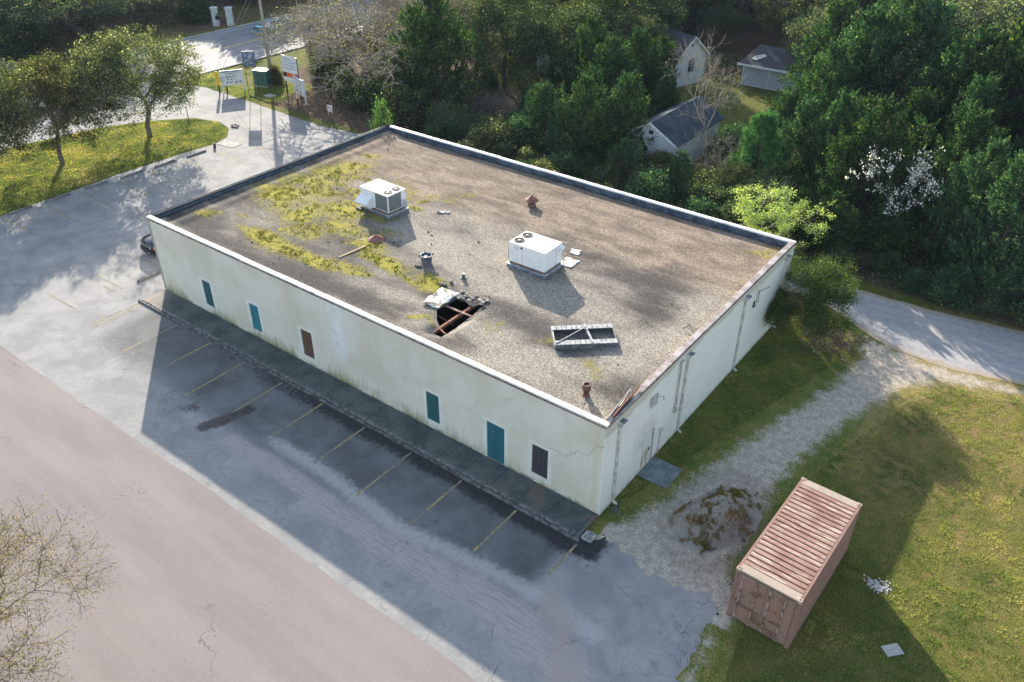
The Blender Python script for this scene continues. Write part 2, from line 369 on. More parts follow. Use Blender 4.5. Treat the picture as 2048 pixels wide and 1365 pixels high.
lot = sheet('parking_lot', lx, ly, z_, M_lot, keep=lambda x, y: np.maximum(jag(FORECOURT, .16, .6)(x, y), -d_isl(x, y)), attrs={
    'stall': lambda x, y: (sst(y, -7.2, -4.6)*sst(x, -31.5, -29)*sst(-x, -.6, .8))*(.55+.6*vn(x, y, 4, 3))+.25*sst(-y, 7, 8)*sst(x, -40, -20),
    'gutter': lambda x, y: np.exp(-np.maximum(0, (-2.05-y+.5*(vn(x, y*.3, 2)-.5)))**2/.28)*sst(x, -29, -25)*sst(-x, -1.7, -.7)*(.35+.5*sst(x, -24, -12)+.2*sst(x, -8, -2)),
    'fringe': lambda x, y: np.exp(-(fring(x, y)/.55)**2)*sst(x, -17, -14)*.85+np.exp(-(line_d([(-33, -8.6), (-34.6, -5.5), (-28, -4.9), (-23.3, -5.5)])(x, y)/.5)**2)*.35,
    'pink': lambda x, y: np.exp(-(pinkl(x, y)/(.45+.035*np.maximum(0, x+16)))**2),
    'sand': lambda x, y: np.exp(-(line_d([(.9, -5), (1.9, -5.6), (2.4, -6.4), (3.2, -7.6)])(x, y)/.75)**2)+np.exp(-(d_grav(x, y)/.3)**2)*.4,
    'stain': lambda x, y: np.exp(-(stn(x, y)/.42)**2)+.6*np.exp(-(stn2(x, y)/.5)**2)})
tag(lot, kind='structure')
rd = sheet('road', np.concatenate([ar(-70, -34, 2)[:-1], ar(-34, 14, .3)]), np.concatenate([ar(-9.0, -10.5, .15), ar(-11, -60, 2)]), .010, M_road, keep=lambda x, y: np.maximum(y+9.13-.07*(vn(x, y, 1.2)-.5)*2-np.where(x > -.5, -.12*(x+.5), 0)-.05*np.sin(x*.3), -34.2-x)); tag(rd, kind='structure')
ln = sheet('lane', ar(-6, 40, .25), ar(20, 34.5, .2), .006, M_lane, keep=jag(d_lane, .12, .7), attrs={'edge': lambda x, y: -d_lane(x, y)*.8}); tag(ln, kind='structure')
gv = sheet('gravel_path', ar(-.2, 20, .14), ar(-9.1, 22.2, .14), .008, M_gravel, keep=lambda x, y: np.maximum(jag(d_grav, .1, .6)(x, y)-.6, np.maximum(-(jag(FORECOURT, .3, .35)(x, y)+.22), -(d_lane(x, y)-.02))), attrs={
    'edge': lambda x, y: -d_grav(x, y)+.1+1.6*np.exp(-(np.maximum(FORECOURT(x, y), 0)/.5)**2)*(y > -2)*(x > .6), 'litter': a_litter, 'dry': a_dry, 'dirt': lambda x, y: np.exp(-((np.hypot((x-4.1)/1.9, (y-3)/2.9)-1)/.25)**2)}); tag(gv, kind='structure')
def strip(name, m, rects, z, parent=None):
    b = MB()
    for x0, y0, x1, y1, wd in rects:
        d = Vector((x1-x0, y1-y0, 0)); n = Vector((-d.y, d.x, 0)).normalized()*wd/2; a = Vector((x0, y0, z)); c = Vector((x1, y1, z)); n.z = 0
        k = max(1, int(d.length/.5))
        for i in range(k):
            p, q = a+(c-a)*(i/k), a+(c-a)*((i+1)/k); b.poly([p-n, q-n, q+n, p+n])
    o = b.build(name, m, parent); return o
rects = []
xs_l = [-31.35, -31.02, -27.44, -24.33, -21.3, -18.26, -15.23, -12.2, -9.16, -6.07, -3.02, .1]
for i, x in enumerate(xs_l): rects.append((x, -1.86 if i > 1 else -1.7, x-.05+.03*(i % 3), [-4.9, -5.0, -5.6, -5.4, -5.6, -5.0, -5.1, -5.1, -5.4, -5.3, -4.8, -3.9][i], .10))
for k in range(-1, 8):
    rects.append((-36.6, -1.55+3.05*k, -33.6, -1.5+3.05*k, .1)) if k < 7 else None
    rects.append((-49.2, -.95+2.9*k, -45.0, -1.1+2.9*k, .1))
rects.append((-34.9, -2.05, -33.6, -1.95, .1))
tag(strip('stall_lines', M_line, rects, .0095), kind='structure')
# highway
hw = sheet('highway', ar(-83.3, -69.3, 1), ar(-60, 220, 4), .004, M_hwy); tag(hw, kind='structure')
sr = sheet('side_road', ar(-160, -83.2, 2), ar(8, 20, 1), .003, M_hwy, keep=lambda x, y: sdf([(-83.2, 9), (-83.2, 22.5), (-86, 20.3), (-93, 19.6), (-160, 14), (-160, 4), (-100, 8)])(x, y)); tag(sr, kind='structure')
rr = []
for y in range(-40, 200, 12): rr.append((-80.1, y+2.2, -80.1, y+4.2, .13))
for y in (34.3, 39.3, 43.2, 48.5): pass
rr += [(-72.3, -60, -72.3, 200, .12), (-82.75, 24, -82.75, 200, .12), (-82.75, -60, -82.75, 7, .12)]
tag(strip('highway_white_lines', M_whitel, rr, .009), kind='structure')
tag(strip('highway_yellow_lines', M_yell, [(-76.55, -60, -76.55, 200, .12), (-76.3, -60, -76.3, 200, .12)], .009), kind='structure')
b = MB(); b.box(-69.3, 28.0, 0, -68.95, 200, .13); b.box(-69.3, -60, 0, -68.95, 22.5, .03); b.box(-83.75, 23.5, 0, -83.3, 200, .13)
b.build('highway_kerb', M_conc, bevel=.02)['kind'] = 'structure'
# sidewalk with kerb along the front wall
def m_walk(g):
    p = g.P(); x, y, z = g.xyz(p)
    n1 = g.no(p, .8, 5, .6); n2 = g.no(p, 5, 4, .65); n4 = g.no(p, 55, 2, .7)
    c = g.mix(g.st(n1, .35, .65), (.060, .078, .074), (.115, .13, .122))
    c = g.mix(g.st(x, -29.5, -31.2), c, (.26, .22, .185))  # sunlight painted in: left end tinted lighter and browner
    c = g.mix(g.mul(g.st(n2, .5, .7), .4), c, (.17, .18, .17))
    c = g.mix(g.mul(g.mul(g.st(x, -7, -1), g.st(n1, .5, .62)), .75), c, (.19, .105, .05))
    c = g.mix(g.mul(g.st(y, -1.3, -1.62), g.st(n2, .38, .6)), c, (.25, .24, .23))
    jn = g.m('ABSOLUTE', g.m('SUBTRACT', g.m('FRACT', g.m('DIVIDE', g.add(x, 40.), 1.53)), .5))
    c = g.mix(g.st(jn, .488, .494), c, (.028, .03, .028))
    c = g.mix(1, c, g.mix(n4, (.75, .75, .75), (1.25, 1.25, 1.25)), 'MULTIPLY')
    return {'c': c, 'h': g.add(n4, g.m('MULTIPLY', g.st(jn, .486, .494), -3.)), 'd': .008, 's': .5}
b = MB(); 
seg = 60
for i in range(seg):
    x0, x1 = -31.4+31.4*i/seg, -31.4+31.4*(i+1)/seg
    b.box(x0, -1.60+.03*math.sin(i*1.7)*(i % 3 > 0), 0, x1, -.003, .115)
sw = b.build('sidewalk', mat('stained_sidewalk', fn=m_walk, rough=.8)); tag(sw, kind='structure')
kb = MB()
for i in range(20): kb.box(-31.6+i*1.585, -1.78+.01*math.sin(i*2.3), 0, -31.6+i*1.585+1.575, -1.632, .10+.012*math.sin(i*3.1))
kbo = kb.build('kerb', worn('dirty_kerb', (.19, .185, .18), (.06, .058, .055), 5, .9), bevel=.02); tag(kbo, kind='structure')
# concrete pad by the side door, box lid at the corner
b = MB(); b.box(0.02, 3.22, 0, 1.53, 4.78, .05)
tag(b.build('concrete_pad', worn('pad_concrete', (.20, .24, .24), (.12, .15, .15), 2, .85), bevel=.015), 'grey square concrete slab at the foot of the side door', 'slab')
t = thing('drain_box', 'small square concrete drain box at the end of the sidewalk', 'drain', (.3, -1.25, 0))
MB().box(-.24, -.26, 0, .24, .26, .09).build('drain_frame', M_conc, t, bevel=.02)
MB().box(-.17, -.19, .088, .17, .19, .10).build('drain_lid', worn('lid', (.36, .35, .34), (.12, .12, .12), 9, .8), t, bevel=.01)

# ------------------------------------------------------------------ the commercial building
BL, BW, BH, RZ = 31.35, 20.15, 5.0, 4.6
OPEN = [(-27.07, -26.29, .63, 2.31), (-22.82, -22.03, .61, 2.30), (-18.58, -17.73, .61, 2.28), (-9.76, -8.96, .57, 2.25), (-6.09, -5.08, .115, 2.26), (-3.57, -2.71, .57, 2.23)]
def m_wall(g):
    p = g.P(); x, y, z = g.xyz(p)
    n1 = g.no(p, .35, 4, .55); n2 = g.no(p, 2.5, 5, .65); n3 = g.no(g.sc(p, 3.5, 3.5, .25), 2.2, 5, .7); n4 = g.no(p, 30, 3, .7)
    c = g.mix(g.st(n1, .35, .6), (.66, .60, .475), (.74, .69, .59))
    c = g.mix(g.mul(g.st(n3, .5, .75), .35), c, (.56, .53, .40))
    front = g.st(y, .12, .02)
    # pale repaint halos round the openings
    hal = None
    for a, b2, z0, z1 in OPEN:
        dx = g.m('SUBTRACT', g.m('ABSOLUTE', g.m('SUBTRACT', x, (a+b2)/2)), (b2-a)/2)
        dz = g.m('SUBTRACT', g.m('ABSOLUTE', g.m('SUBTRACT', z, (z0+z1)/2)), (z1-z0)/2)
        d = g.st(g.add(g.m('MAXIMUM', dx, dz), g.m('MULTIPLY_ADD', n2, .2, -.1)), .05, .30, 1, 0)
        hal = d if hal is None else g.m('MAXIMUM', hal, d)
    c = g.mix(g.mul(g.mul(hal, front), .55), c, (.84, .83, .78))
    # pale streak patch and grey smudges
    pt = g.mul(g.st(g.m('ABSOLUTE', g.add(x, g.m('MULTIPLY_ADD', n2, 1.2, 15.0))), .15, .75, 1, 0), g.st(z, 1.0, 2.2))
    c = g.mix(g.mul(g.mul(pt, front), .6), c, (.82, .84, .83))
    grime = g.mul(g.st(g.no(p, .8, 6, .7, .6), .5, .72), .45)
    c = g.mix(grime, c, (.55, .52, .40))
    # algae near the ground
    alg = g.mul(g.mul(g.st(g.add(z, g.m('MULTIPLY_ADD', n3, -2.4, 1.2)), .95, -.1), g.st(g.no(p, .45, 2), .42, .55)), front)
    alg = g.mul(alg, g.st(x, -2, -14, .35, 1))
    c = g.mix(g.mul(alg, .85), c, (.21, .22, .075))
    c = g.mix(g.mul(g.mul(g.st(z, .35, .12), g.st(n2, .4, .6)), .8), c, (.16, .16, .09))
    # unpainted beige band under the eaves of the side wall and bare blockwork patch
    side = g.st(x, -.1, -.02); c = g.mix(g.mul(side, .55), c, (.80, .79, .75))
    bnd = g.mul(g.st(g.add(g.m('SUBTRACT', 5.0, z), g.m('MULTIPLY_ADD', n1, 1.1, -.55)), .62, .5), side)
    c = g.mix(g.mul(bnd, .9), c, (.55, .51, .41))
    br = g.nd('ShaderNodeTexBrick', {'Vector': g.nd('ShaderNodeCombineXYZ', [y, z, 0.]).outputs[0], 'Color1': (.62, .57, .48, 1), 'Color2': (.58, .54, .46, 1), 'Mortar': (.45, .41, .35, 1), 'Scale': 1.0, 'Mortar Size': .012, 'Brick Width': .4, 'Row Height': .2}).outputs[0]
    pm = g.mul(g.mul(g.st(y, 2.4, 3.0), g.st(y, 4.9, 4.3)), g.mul(g.st(z, 1.2, 1.7), g.st(g.add(z, g.mul(n1, 1.2)), 3.9, 3.2)))
    c = g.mix(g.mul(g.mul(pm, side), g.st(n2, .35, .6, .25, .8)), c, br)
    # brown stain right at the corner
    c = g.mix(g.mul(g.st(g.add(g.m('ABSOLUTE', g.add(g.add(x, .35), y)), n2), .75, .55), .4), c, (.60, .52, .34))
    return {'c': c, 'h': g.add(n4, g.mul(n2, 2.)), 'd': .012, 's': .4}
M_wall = mat('cream_stucco', fn=m_wall, rough=.85, spec=.2)
bld = thing('commercial_building', 'long single storey cream stucco building with boarded windows and flat gravel roof', 'building')
# front wall cut round its openings
xs = sorted({-BL, 0, *[a for o in OPEN for a in o[:2]]}); zs = sorted({0, 4.93, *[a for o in OPEN for a in o[2:]]})
b = MB()
for x0, x1 in zip(xs[:-1], xs[1:]):
    col = [o for o in OPEN if o[0] <= x0+1e-4 and o[1] >= x1-1e-4]
    zz = [(0, 4.93)] if not col else [(0, col[0][2]), (col[0][3], 4.93)]
    for z0, z1 in zz: b.box(x0, 0, z0, x1, .25, z1)
b.build('front_wall', M_wall, bld)
MB().box(-.25, .253, 0, 0, BW, 4.93).build('side_wall', M_wall, bld)
MB().box(-BL, .253, 0, -BL+.25, BW, 4.93).build('side_wall', M_wall, bld)
M_par = worn('blue_black_flashing', (.035, .055, .085), (.09, .12, .16), 2, .55)
MB().box(-BL+.253, BW-.25, 0, -.253, BW, 4.93).build('back_wall', M_wall, bld)
# dark membrane on the inner faces of the parapets
MB().box(-BL+.256, BW-.29, RZ-.1, -.256, BW-.254, 4.935).build('parapet_flashing', M_par, bld)
MB().box(-BL+.254, .26, RZ-.1, -BL+.285, BW-.295, 4.935).build('parapet_flashing', M_par, bld)
# copings
M_wcop = worn('white_coping', (.80, .78, .73), (.52, .45, .37), 1.6, .6, 0, .5, .66)
M_bcop = worn('weathered_coping', (.40, .36, .36), (.22, .17, .15), 1.2, .5)
M_kcop = worn('dark_coping', (.035, .05, .075), (.02, .03, .04), 2, .9); M_kcop.node_tree.nodes['Principled BSDF'].inputs['Specular IOR Level'].default_value = .05
def coping(name, m, p0, p1, wd, h, segs, off=0):
    b = MB(); p0, p1 = Vector(p0), Vector(p1)
    for i in range(segs):
        a, c = p0+(p1-p0)*(i/segs), p0+(p1-p0)*((i+1)/segs); d = (p1-p0).normalized()*.004
        dz = Vector((0, 0, .012*rnd.uniform(-1, 1)))
        b.bar(a+d+dz, c-d+dz, wd, h)
    return b.build(name, m, bld, bevel=.008)
coping('coping', M_wcop, (-BL-.03, .12, 4.985), (.03, .12, 4.985), .27, .09, 11)
coping('coping', M_bcop, (-.11, .285, 4.985), (-.11, BW-.2, 4.985), .30, .10, 7)
coping('coping', mat('bright_coping', (.8, .8, .8), .35, fn=lambda g: g.mix(g.st(g.no(g.P(), 1.5, 4), .5, .7), (.84, .84, .83), (.6, .6, .62))), (-BL+.3, BW-.12, 4.985), (.03, BW-.12, 4.985), .27, .09, 9)
coping('coping', M_kcop, (-BL+.11, .285, 4.975), (-BL+.11, BW+.04, 4.975), .32, .10, 7)
MB().box(-BL-.062, .285, 4.90, -BL-.052, BW, 5.02).build('coping_edge', M_bcop, bld)
b = MB(); b.box(-BL-.05, -.028, 4.85, .02, -.004, 4.93); b.build('drip_edge', worn('rusty_drip', (.14, .08, .07), (.25, .2, .18), 3, .7), bld)
b = MB(); b.box(.004, .1, 4.84, .028, BW, 4.93); b.build('drip_edge', worn('dark_drip', (.10, .09, .09), (.25, .2, .18), 3, .7), bld)
# boards in the openings
cols = [((.022, .085, .10), (.03, .11, .12), 'window_board', 'dark teal painted window board'), ((.02, .15, .20), (.05, .22, .25), 'window_board', 'brighter blue painted window board'), ((.17, .095, .065), (.09, .05, .04), 'window_board', 'brown bare plywood window board'), ((.02, .10, .105), (.03, .12, .12), 'window_board', 'dark teal painted window board'), ((.018, .12, .155), (.03, .14, .17), 'door', 'tall blue green painted door'), ((.075, .07, .085), (.03, .028, .035), 'window_board', 'weathered grey plywood window board')]
for (a, c, z0, z1), (c1, c2, nm, lab) in zip(OPEN, cols):
    def fn(g, c1=c1, c2=c2):
        p = g.P(); n = g.no(g.sc(p, 12, 12, .6), 1.5, 5, .7); n2 = g.no(p, 7, 4, .6); return {'c': g.mix(g.st(g.add(g.mul(n, .6), g.mul(n2, .4)), .35, .65), c1, c2), 'h': n, 'd': .006, 's': .5}
    mm = mat('board_'+lab.split()[0], fn=fn, rough=.55)
    b = MB(); b.box(a+.005, .035, z0+.005, c-.005, .06, z1-.005)
    o = b.build(nm, mm, bld, bevel=.004); o['label'] = lab
    if nm == 'door':
        MB().box(a+.02, .028, z0+.95, a+.06, .036, z0+1.2).build('handle', M_kcop, o)
        MB().box((a+c)/2-.006, .031, z0+.02, (a+c)/2+.006, .0345, z1-.03).build('door_seam', M_kcop, o)
# stepped crack in the blockwork
b = MB()
pts = [(-2.71, 2.44), (-2.3, 2.5), (-1.95, 2.44), (-1.74, 2.42), (-1.72, 2.62), (-1.55, 2.64), (-1.53, 2.82), (-1.35, 2.84), (-1.33, 3.02), (-1.15, 3.05), (-.9, 3.03), (-.67, 3.07), (-.64, 3.3), (-.5, 3.45), (-.48, 3.72), (-.39, 3.79), (-.2, 3.76), (-.07, 3.88), (-.001, 3.95)]
for (x0, z0), (x1, z1) in zip(pts[:-1], pts[1:]): b.bar((x0, -.0015, z0), (x1, -.0015, z1), .014, .003, (0, 1, 0))
p2 = [(.05, 4.0), (.3, 4.15), (.5, 4.4), (.62, 4.45)]
for (y0, z0), (y1, z1) in zip(p2[:-1], p2[1:]): b.bar((.0015, y0, z0), (.0015, y1, z1), .014, .003, (1, 0, 0))
b.build('wall_crack', mat('crack', (.16, .15, .12), .9), bld)
# side wall: downspouts with scuppers, conduits, vents, rusty door
M_pipe = worn('cream_pipe', (.62, .61, .56), (.42, .38, .33), 3, .5)
M_dark = mat('dark_opening', (.03, .035, .04), .7)
def downspout(y, zt, wd=.10):
    b = MB(); b.box(.012, y-wd/2, .12, .012+.10, y+wd/2, zt-.18); b.bar((.06, y, .14), (.26, y, .02), .10, .09)
    o = b.build('downspout', M_pipe, bld, bevel=.01)
    MB().prism([(.006, y-.10, zt-.2), (.16, y-.10, zt-.2), (.22, y-.10, zt), (.006, y-.10, zt+.02)], (0, .2, 0)).build('scupper_box', M_pipe, o, bevel=.006)
    MB().box(.02, y-.02, zt+.005, .25, y+.26, zt+.03).build('scupper_lip', worn('grey_metal', (.11, .12, .13), (.3, .3, .32), 5, .5), o)
    for z in (1.0, 2.4, 3.6): MB().box(.008, y-wd/2-.02, z, .118, y+wd/2+.02, z+.03).build('strap', M_pipe, o)
for y in (1.05, 7.1, 13.5): downspout(y, 4.55)
downspout(18.9, 4.6)
b = MB(); b.tube([(.05, 6.35, 4.5), (.09, 6.35, 4.45), (.09, 6.40, 1.8)], .045); b.box(.01, 6.30, 1.68, .14, 6.50, 1.9); b.box(.01, 6.3, 4.48, .1, 6.62, 4.54)
b.build('conduit', worn('grey_conduit', (.50, .49, .45), (.3, .28, .26), 4, .5), bld)
b = MB(); b.tube([(.04, 4.4, 2.0), (.04, 4.43, .1)], .03); b.build('conduit', worn('beige_conduit', (.5, .47, .42), (.3, .26, .2), 4, .5), bld)
b = MB(); b.tube([(.04, 5.15, 1.4), (.04, 5.15, 0)], .03); b.box(.01, 5.07, 1.35, .16, 5.23, 1.52); b.build('conduit', M_pipe, bld)
b = MB(); b.box(.006, 3.72, 3.55, .10, 4.3, 4.05); b.tube([(.08, 4.0, 3.95), (.35, 4.25, 4.05), (.36, 4.3, 3.85)], .035)
b.build('electric_box', worn('pale_box', (.52, .53, .5), (.35, .34, .3), 5, .5), bld, bevel=.01)
b = MB(); b.box(.004, 3.52, .06, .03, 4.18, 2.1)
d = b.build('side_door', mat('rust_stained_door', fn=lambda g: g.mix(g.mul(g.st(g.no(g.sc(g.P(), 5, 5, 1.2), 1.6, 5, .7), .45, .6), g.st(g.xyz(g.P())[2], 1.35, .9)), (.66, .66, .60), (.42, .24, .09)), rough=.6), bld, bevel=.006)
MB().box(.03, 4.05, .95, .07, 4.12, 1.1).build('handle', M_dark, d)
b = MB()
b.tube([(.02, 14.9, 3.3), (.14, 14.9, 3.35), (.14, 14.9, 4.2), (.3, 15.1, 4.35), (.5, 15.5, 4.4)], .016); b.tube([(.02, 15.25, 3.45), (.12, 15.25, 3.5), (.12, 15.2, 4.1), (.03, 15.1, 4.25)], .014); b.box(.005, 14.85, 3.25, .06, 15.0, 3.6)
b.build('wire_bracket', M_dark, bld)
# drip downspout seen at the far left end
b = MB(); b.box(-BL-.09, .12, .1, -BL-.01, .2, 4.85); b.build('downspout', M_pipe, bld, bevel=.01)
b = MB(); b.box(-BL-.03, -.0255, 0.12, -BL+.12, -.002, 4.84); b.build('corner_trim', worn('grey_trim', (.42, .42, .38), (.3, .3, .25), 3, .7), bld)
# roof deck of loose gravel, with the collapsed opening
HOLE = [(-11.55, 3.0), (-11.42, 4.35), (-10.9, 4.5), (-10.5, 4.35), (-10.25, 4.7), (-10.13, 5.1), (-10.02, 4.9), (-10.04, 3.5), (-10.02, 2.0), (-10.05, 1.62), (-10.5, 1.5), (-10.62, 2.15), (-11.1, 2.5)]
d_hole = sdf(HOLE)
def blob(pts, r):
    f = sdf(pts); return lambda x, y: sst(-f(x, y), -r*1.9, r*1.3)
mossp = [blob(p, r) for p, r in (([(-30.6, 7.2), (-30.2, 9.5), (-29.6, 12.3), (-28.9, 15.6), (-28, 16.6), (-27.2, 12.6), (-26, 8.5), (-26.7, 5.9), (-29.2, 5.8)], 1.0),
    ([(-25.9, 4.7), (-26, 8.4), (-24.3, 10.6), (-22.6, 10), (-21.6, 7.6), (-19.9, 6.8), (-21.2, 5.0), (-23.2, 4.2)], .8), ([(-27, 3.0), (-24.5, 3.9), (-22.6, 3.4), (-20.4, 3.2), (-17.6, 3.8), (-16.4, 3.5), (-17.6, 2.7), (-19.5, 2.2), (-22.6, 1.9), (-25, 2.2)], .35),
    ([(-20.6, 5.6), (-19.8, 6.6), (-18.2, 6.3), (-15.9, 5.3), (-13.9, 5.5), (-12.7, 5.2), (-11.9, 4.5), (-13.3, 4.0), (-15.5, 4.2), (-18.4, 4.6)], .35), ([(-12.2, 1.6), (-11.2, 2.2), (-10.9, 1.9), (-11.6, 2.9)], .3),
    ([(-3.9, 4.0), (-3.1, 4.1), (-2.3, 3.5), (-1.9, 2.9), (-2.6, 2.9)], .35), ([(-22.3, 12.3), (-19.8, 13.7), (-18.6, 15.2), (-18.9, 14.2), (-20.5, 12.6), (-22, 11)], .45), ([(-8.9, 3.3), (-8.3, 3.8), (-8.0, 3.2)], .4), ([(-1.6, 18.2), (-.8, 19.3), (-.6, 18.0)], .6), ([(-30.2, 2.4), (-30, 3.4), (-29.2, 3.5), (-29, 2.6)], .4), ([(-5.9, 3.8), (-5.6, 4.6), (-5.3, 4)], .3))]
def a_moss(x, y):
    m = np.maximum.reduce([f(x, y) for f in mossp]); wide = .75*sst(x, -31.2, -29)*sst(-x, 17, 20)*sst(y, 2.5, 4.5)*sst(-y, -16.5, -12)*sst(vn(x*1.1+3, y*2.0, 1.3, 4), .42, .66); return np.maximum(m*(.1+1.15*vn(x*1.2, y*2.2, 1.8, 4)), wide*.85)
def a_tone(x, y):   # dark and pale bands of wash
    t = .5+.8*(vn(x*.6+9, y*1.6, 4, 3)-.5)
    t = t-.35*np.exp(-(line_d([(-31, 1.6), (-26.7, .9), (-18, 1.2), (-13, 1.6)])(x, y)/.9)**2)-.2*np.exp(-(line_d([(-16, 11), (-10, 12.6), (-4, 11.5), (-3, 9)])(x, y)/1.2)**2)
    t = t+.35*np.exp(-(line_d([(-19, 8.5), (-15, 7.6), (-11, 6.2), (-8, 7)])(x, y)/1.1)**2)+.35*np.exp(-(line_d([(-7, 1), (-3, 3), (-1.2, 7), (-1.2, 14)])(x, y)/1.0)**2)+.3*np.exp(-(line_d([(-31, .5), (-10, .4)])(x, y)/.25)**2)
    return np.clip(t, 0, 1)
def m_roof(g):
    p = g.P(); x, y, z = g.xyz(p)
    v = g.vo(p, 22).outputs[1]; x1 = g.nd('ShaderNodeSeparateColor', [v]).outputs[0]; v2 = g.vo(p, 40).outputs[1]; x2 = g.nd('ShaderNodeSeparateColor', [v2]).outputs[1]
    n1 = g.no(g.sc(p, .5, 1.2, 1), .8, 5, .6, .5); n2 = g.no(p, 3, 5, .65); n3 = g.no(p, 20, 3, .7)
    t = g.at('tone'); c = g.mix(g.st(g.add(t, g.m('MULTIPLY_ADD', n1, .9, -.45)), .12, .85), (.078, .072, .070), (.36, .325, .275))
    brown = g.mul(g.st(g.add(y, g.add(g.mul(n1, 3), g.mul(x, -.04))), 12.8, 16.5), .92)
    c = g.mix(brown, c, g.mix(g.st(n1, .35, .65), (.18, .14, .108), (.35, .275, .21)))
    c = g.mix(1, c, g.mix(g.m('POWER', x1, 1.2), (.55, .55, .55), (1.42, 1.4, 1.36)), 'MULTIPLY')
    c = g.mix(g.mul(g.st(x2, .78, .86), .7), c, (.05, .048, .045))
    ms = g.mul(g.st(g.add(g.at('moss'), g.add(g.m('MULTIPLY_ADD', n2, 1.5, -.75), g.m('MULTIPLY_ADD', n3, 1.2, -.6))), .25, .85), .88)
    mc = g.mix(g.st(n3, .35, .65), (.24, .21, .03), (.60, .53, .075))
    c = g.mix(ms, c, mc)
    wsh = g.mul(g.mul(g.st(g.vo(p, .9).outputs[0], .12, .2, 1, 0), g.st(g.at('moss'), .5, .8)), g.st(n3, .45, .6))
    c = g.mix(wsh, c, (.6, .56, .48))
    return {'c': c, 'h': g.add(x1, g.mul(ms, g.m('MULTIPLY_ADD', n3, 5, 0.))), 'd': .025, 's': .9}
M_roof = mat('roof_gravel', fn=m_roof, rough=.95, spec=.15)
roof = sheet('roof', ar(-BL+.28, -.26, .13), ar(.26, BW-.28, .13), RZ, M_roof, keep=lambda x, y: -d_hole(x, y)+(vn(x, y, .3)-.5)*.12, attrs={'moss': a_moss, 'tone': a_tone}, parent=bld,
    zf=lambda x, y: .05*(vn(x, y, 5)-.5)+.10*np.exp(-((x+29.9)/.35)**2)-.30*np.exp(-(np.maximum(d_hole(x, y), 0)/.35)**2)*sst(-y, -5.5, -3)*sst(x, -12, -10)+.2*np.exp(-((x+BL-.3)/.7)**2)+.012*vn(x, y, .2, 2))
# what the hole lets you see
M_in = mat('dark_interior', fn=lambda g: g.mix(g.no(g.P(), 1, 4), (.02, .02, .02), (.05, .045, .04)), rough=.95)
MB().box(-BL+.3, .3, .005, -.3, BW-.3, .03).build('interior_floor', M_in, bld)
M_rust = worn('rusty_steel', (.30, .12, .06), (.14, .06, .04), 5, .8)
b = MB(); b.bar((-10.6, 1.55, 4.30), (-10.55, 4.9, 4.38), .13, .16); b.build('roof_beam', M_rust, bld, bevel=.01)
b = MB(); b.bar((-11.55, 3.66, 4.50), (-9.9, 3.66, 4.50), .09, .06); b.build('roof_beam', worn('dusty_steel', (.42, .33, .27), (.22, .12, .08), 5, .8), bld)
MB().bar((-10.72, 2.0, 4.50), (-9.9, 1.72, 4.50), .07, .05).build('roof_batten', M_rust, bld); MB().bar((-11.3, 2.85, 4.4), (-10.65, 3.2, 3.9), .04).build('roof_batten', M_rust, bld)
b = MB()
for i in range(26):
    a = rnd.uniform(-11.7, -10.0); c = 4.55+rnd.uniform(-.05, .75); r = rnd.uniform(.08, .22); t = rnd.uniform(0, 3)
    b.prism([(a+r*math.cos(t+k*1.57+rnd.uniform(-.4, .4)), c+r*.7*math.sin(t+k*1.57), RZ+.01+rnd.uniform(0, .07)) for k in range(4)], (0, 0, .012))
b.build('torn_felt', worn('torn_felt', (.34, .32, .28), (.14, .13, .12), 6, .9), bld)

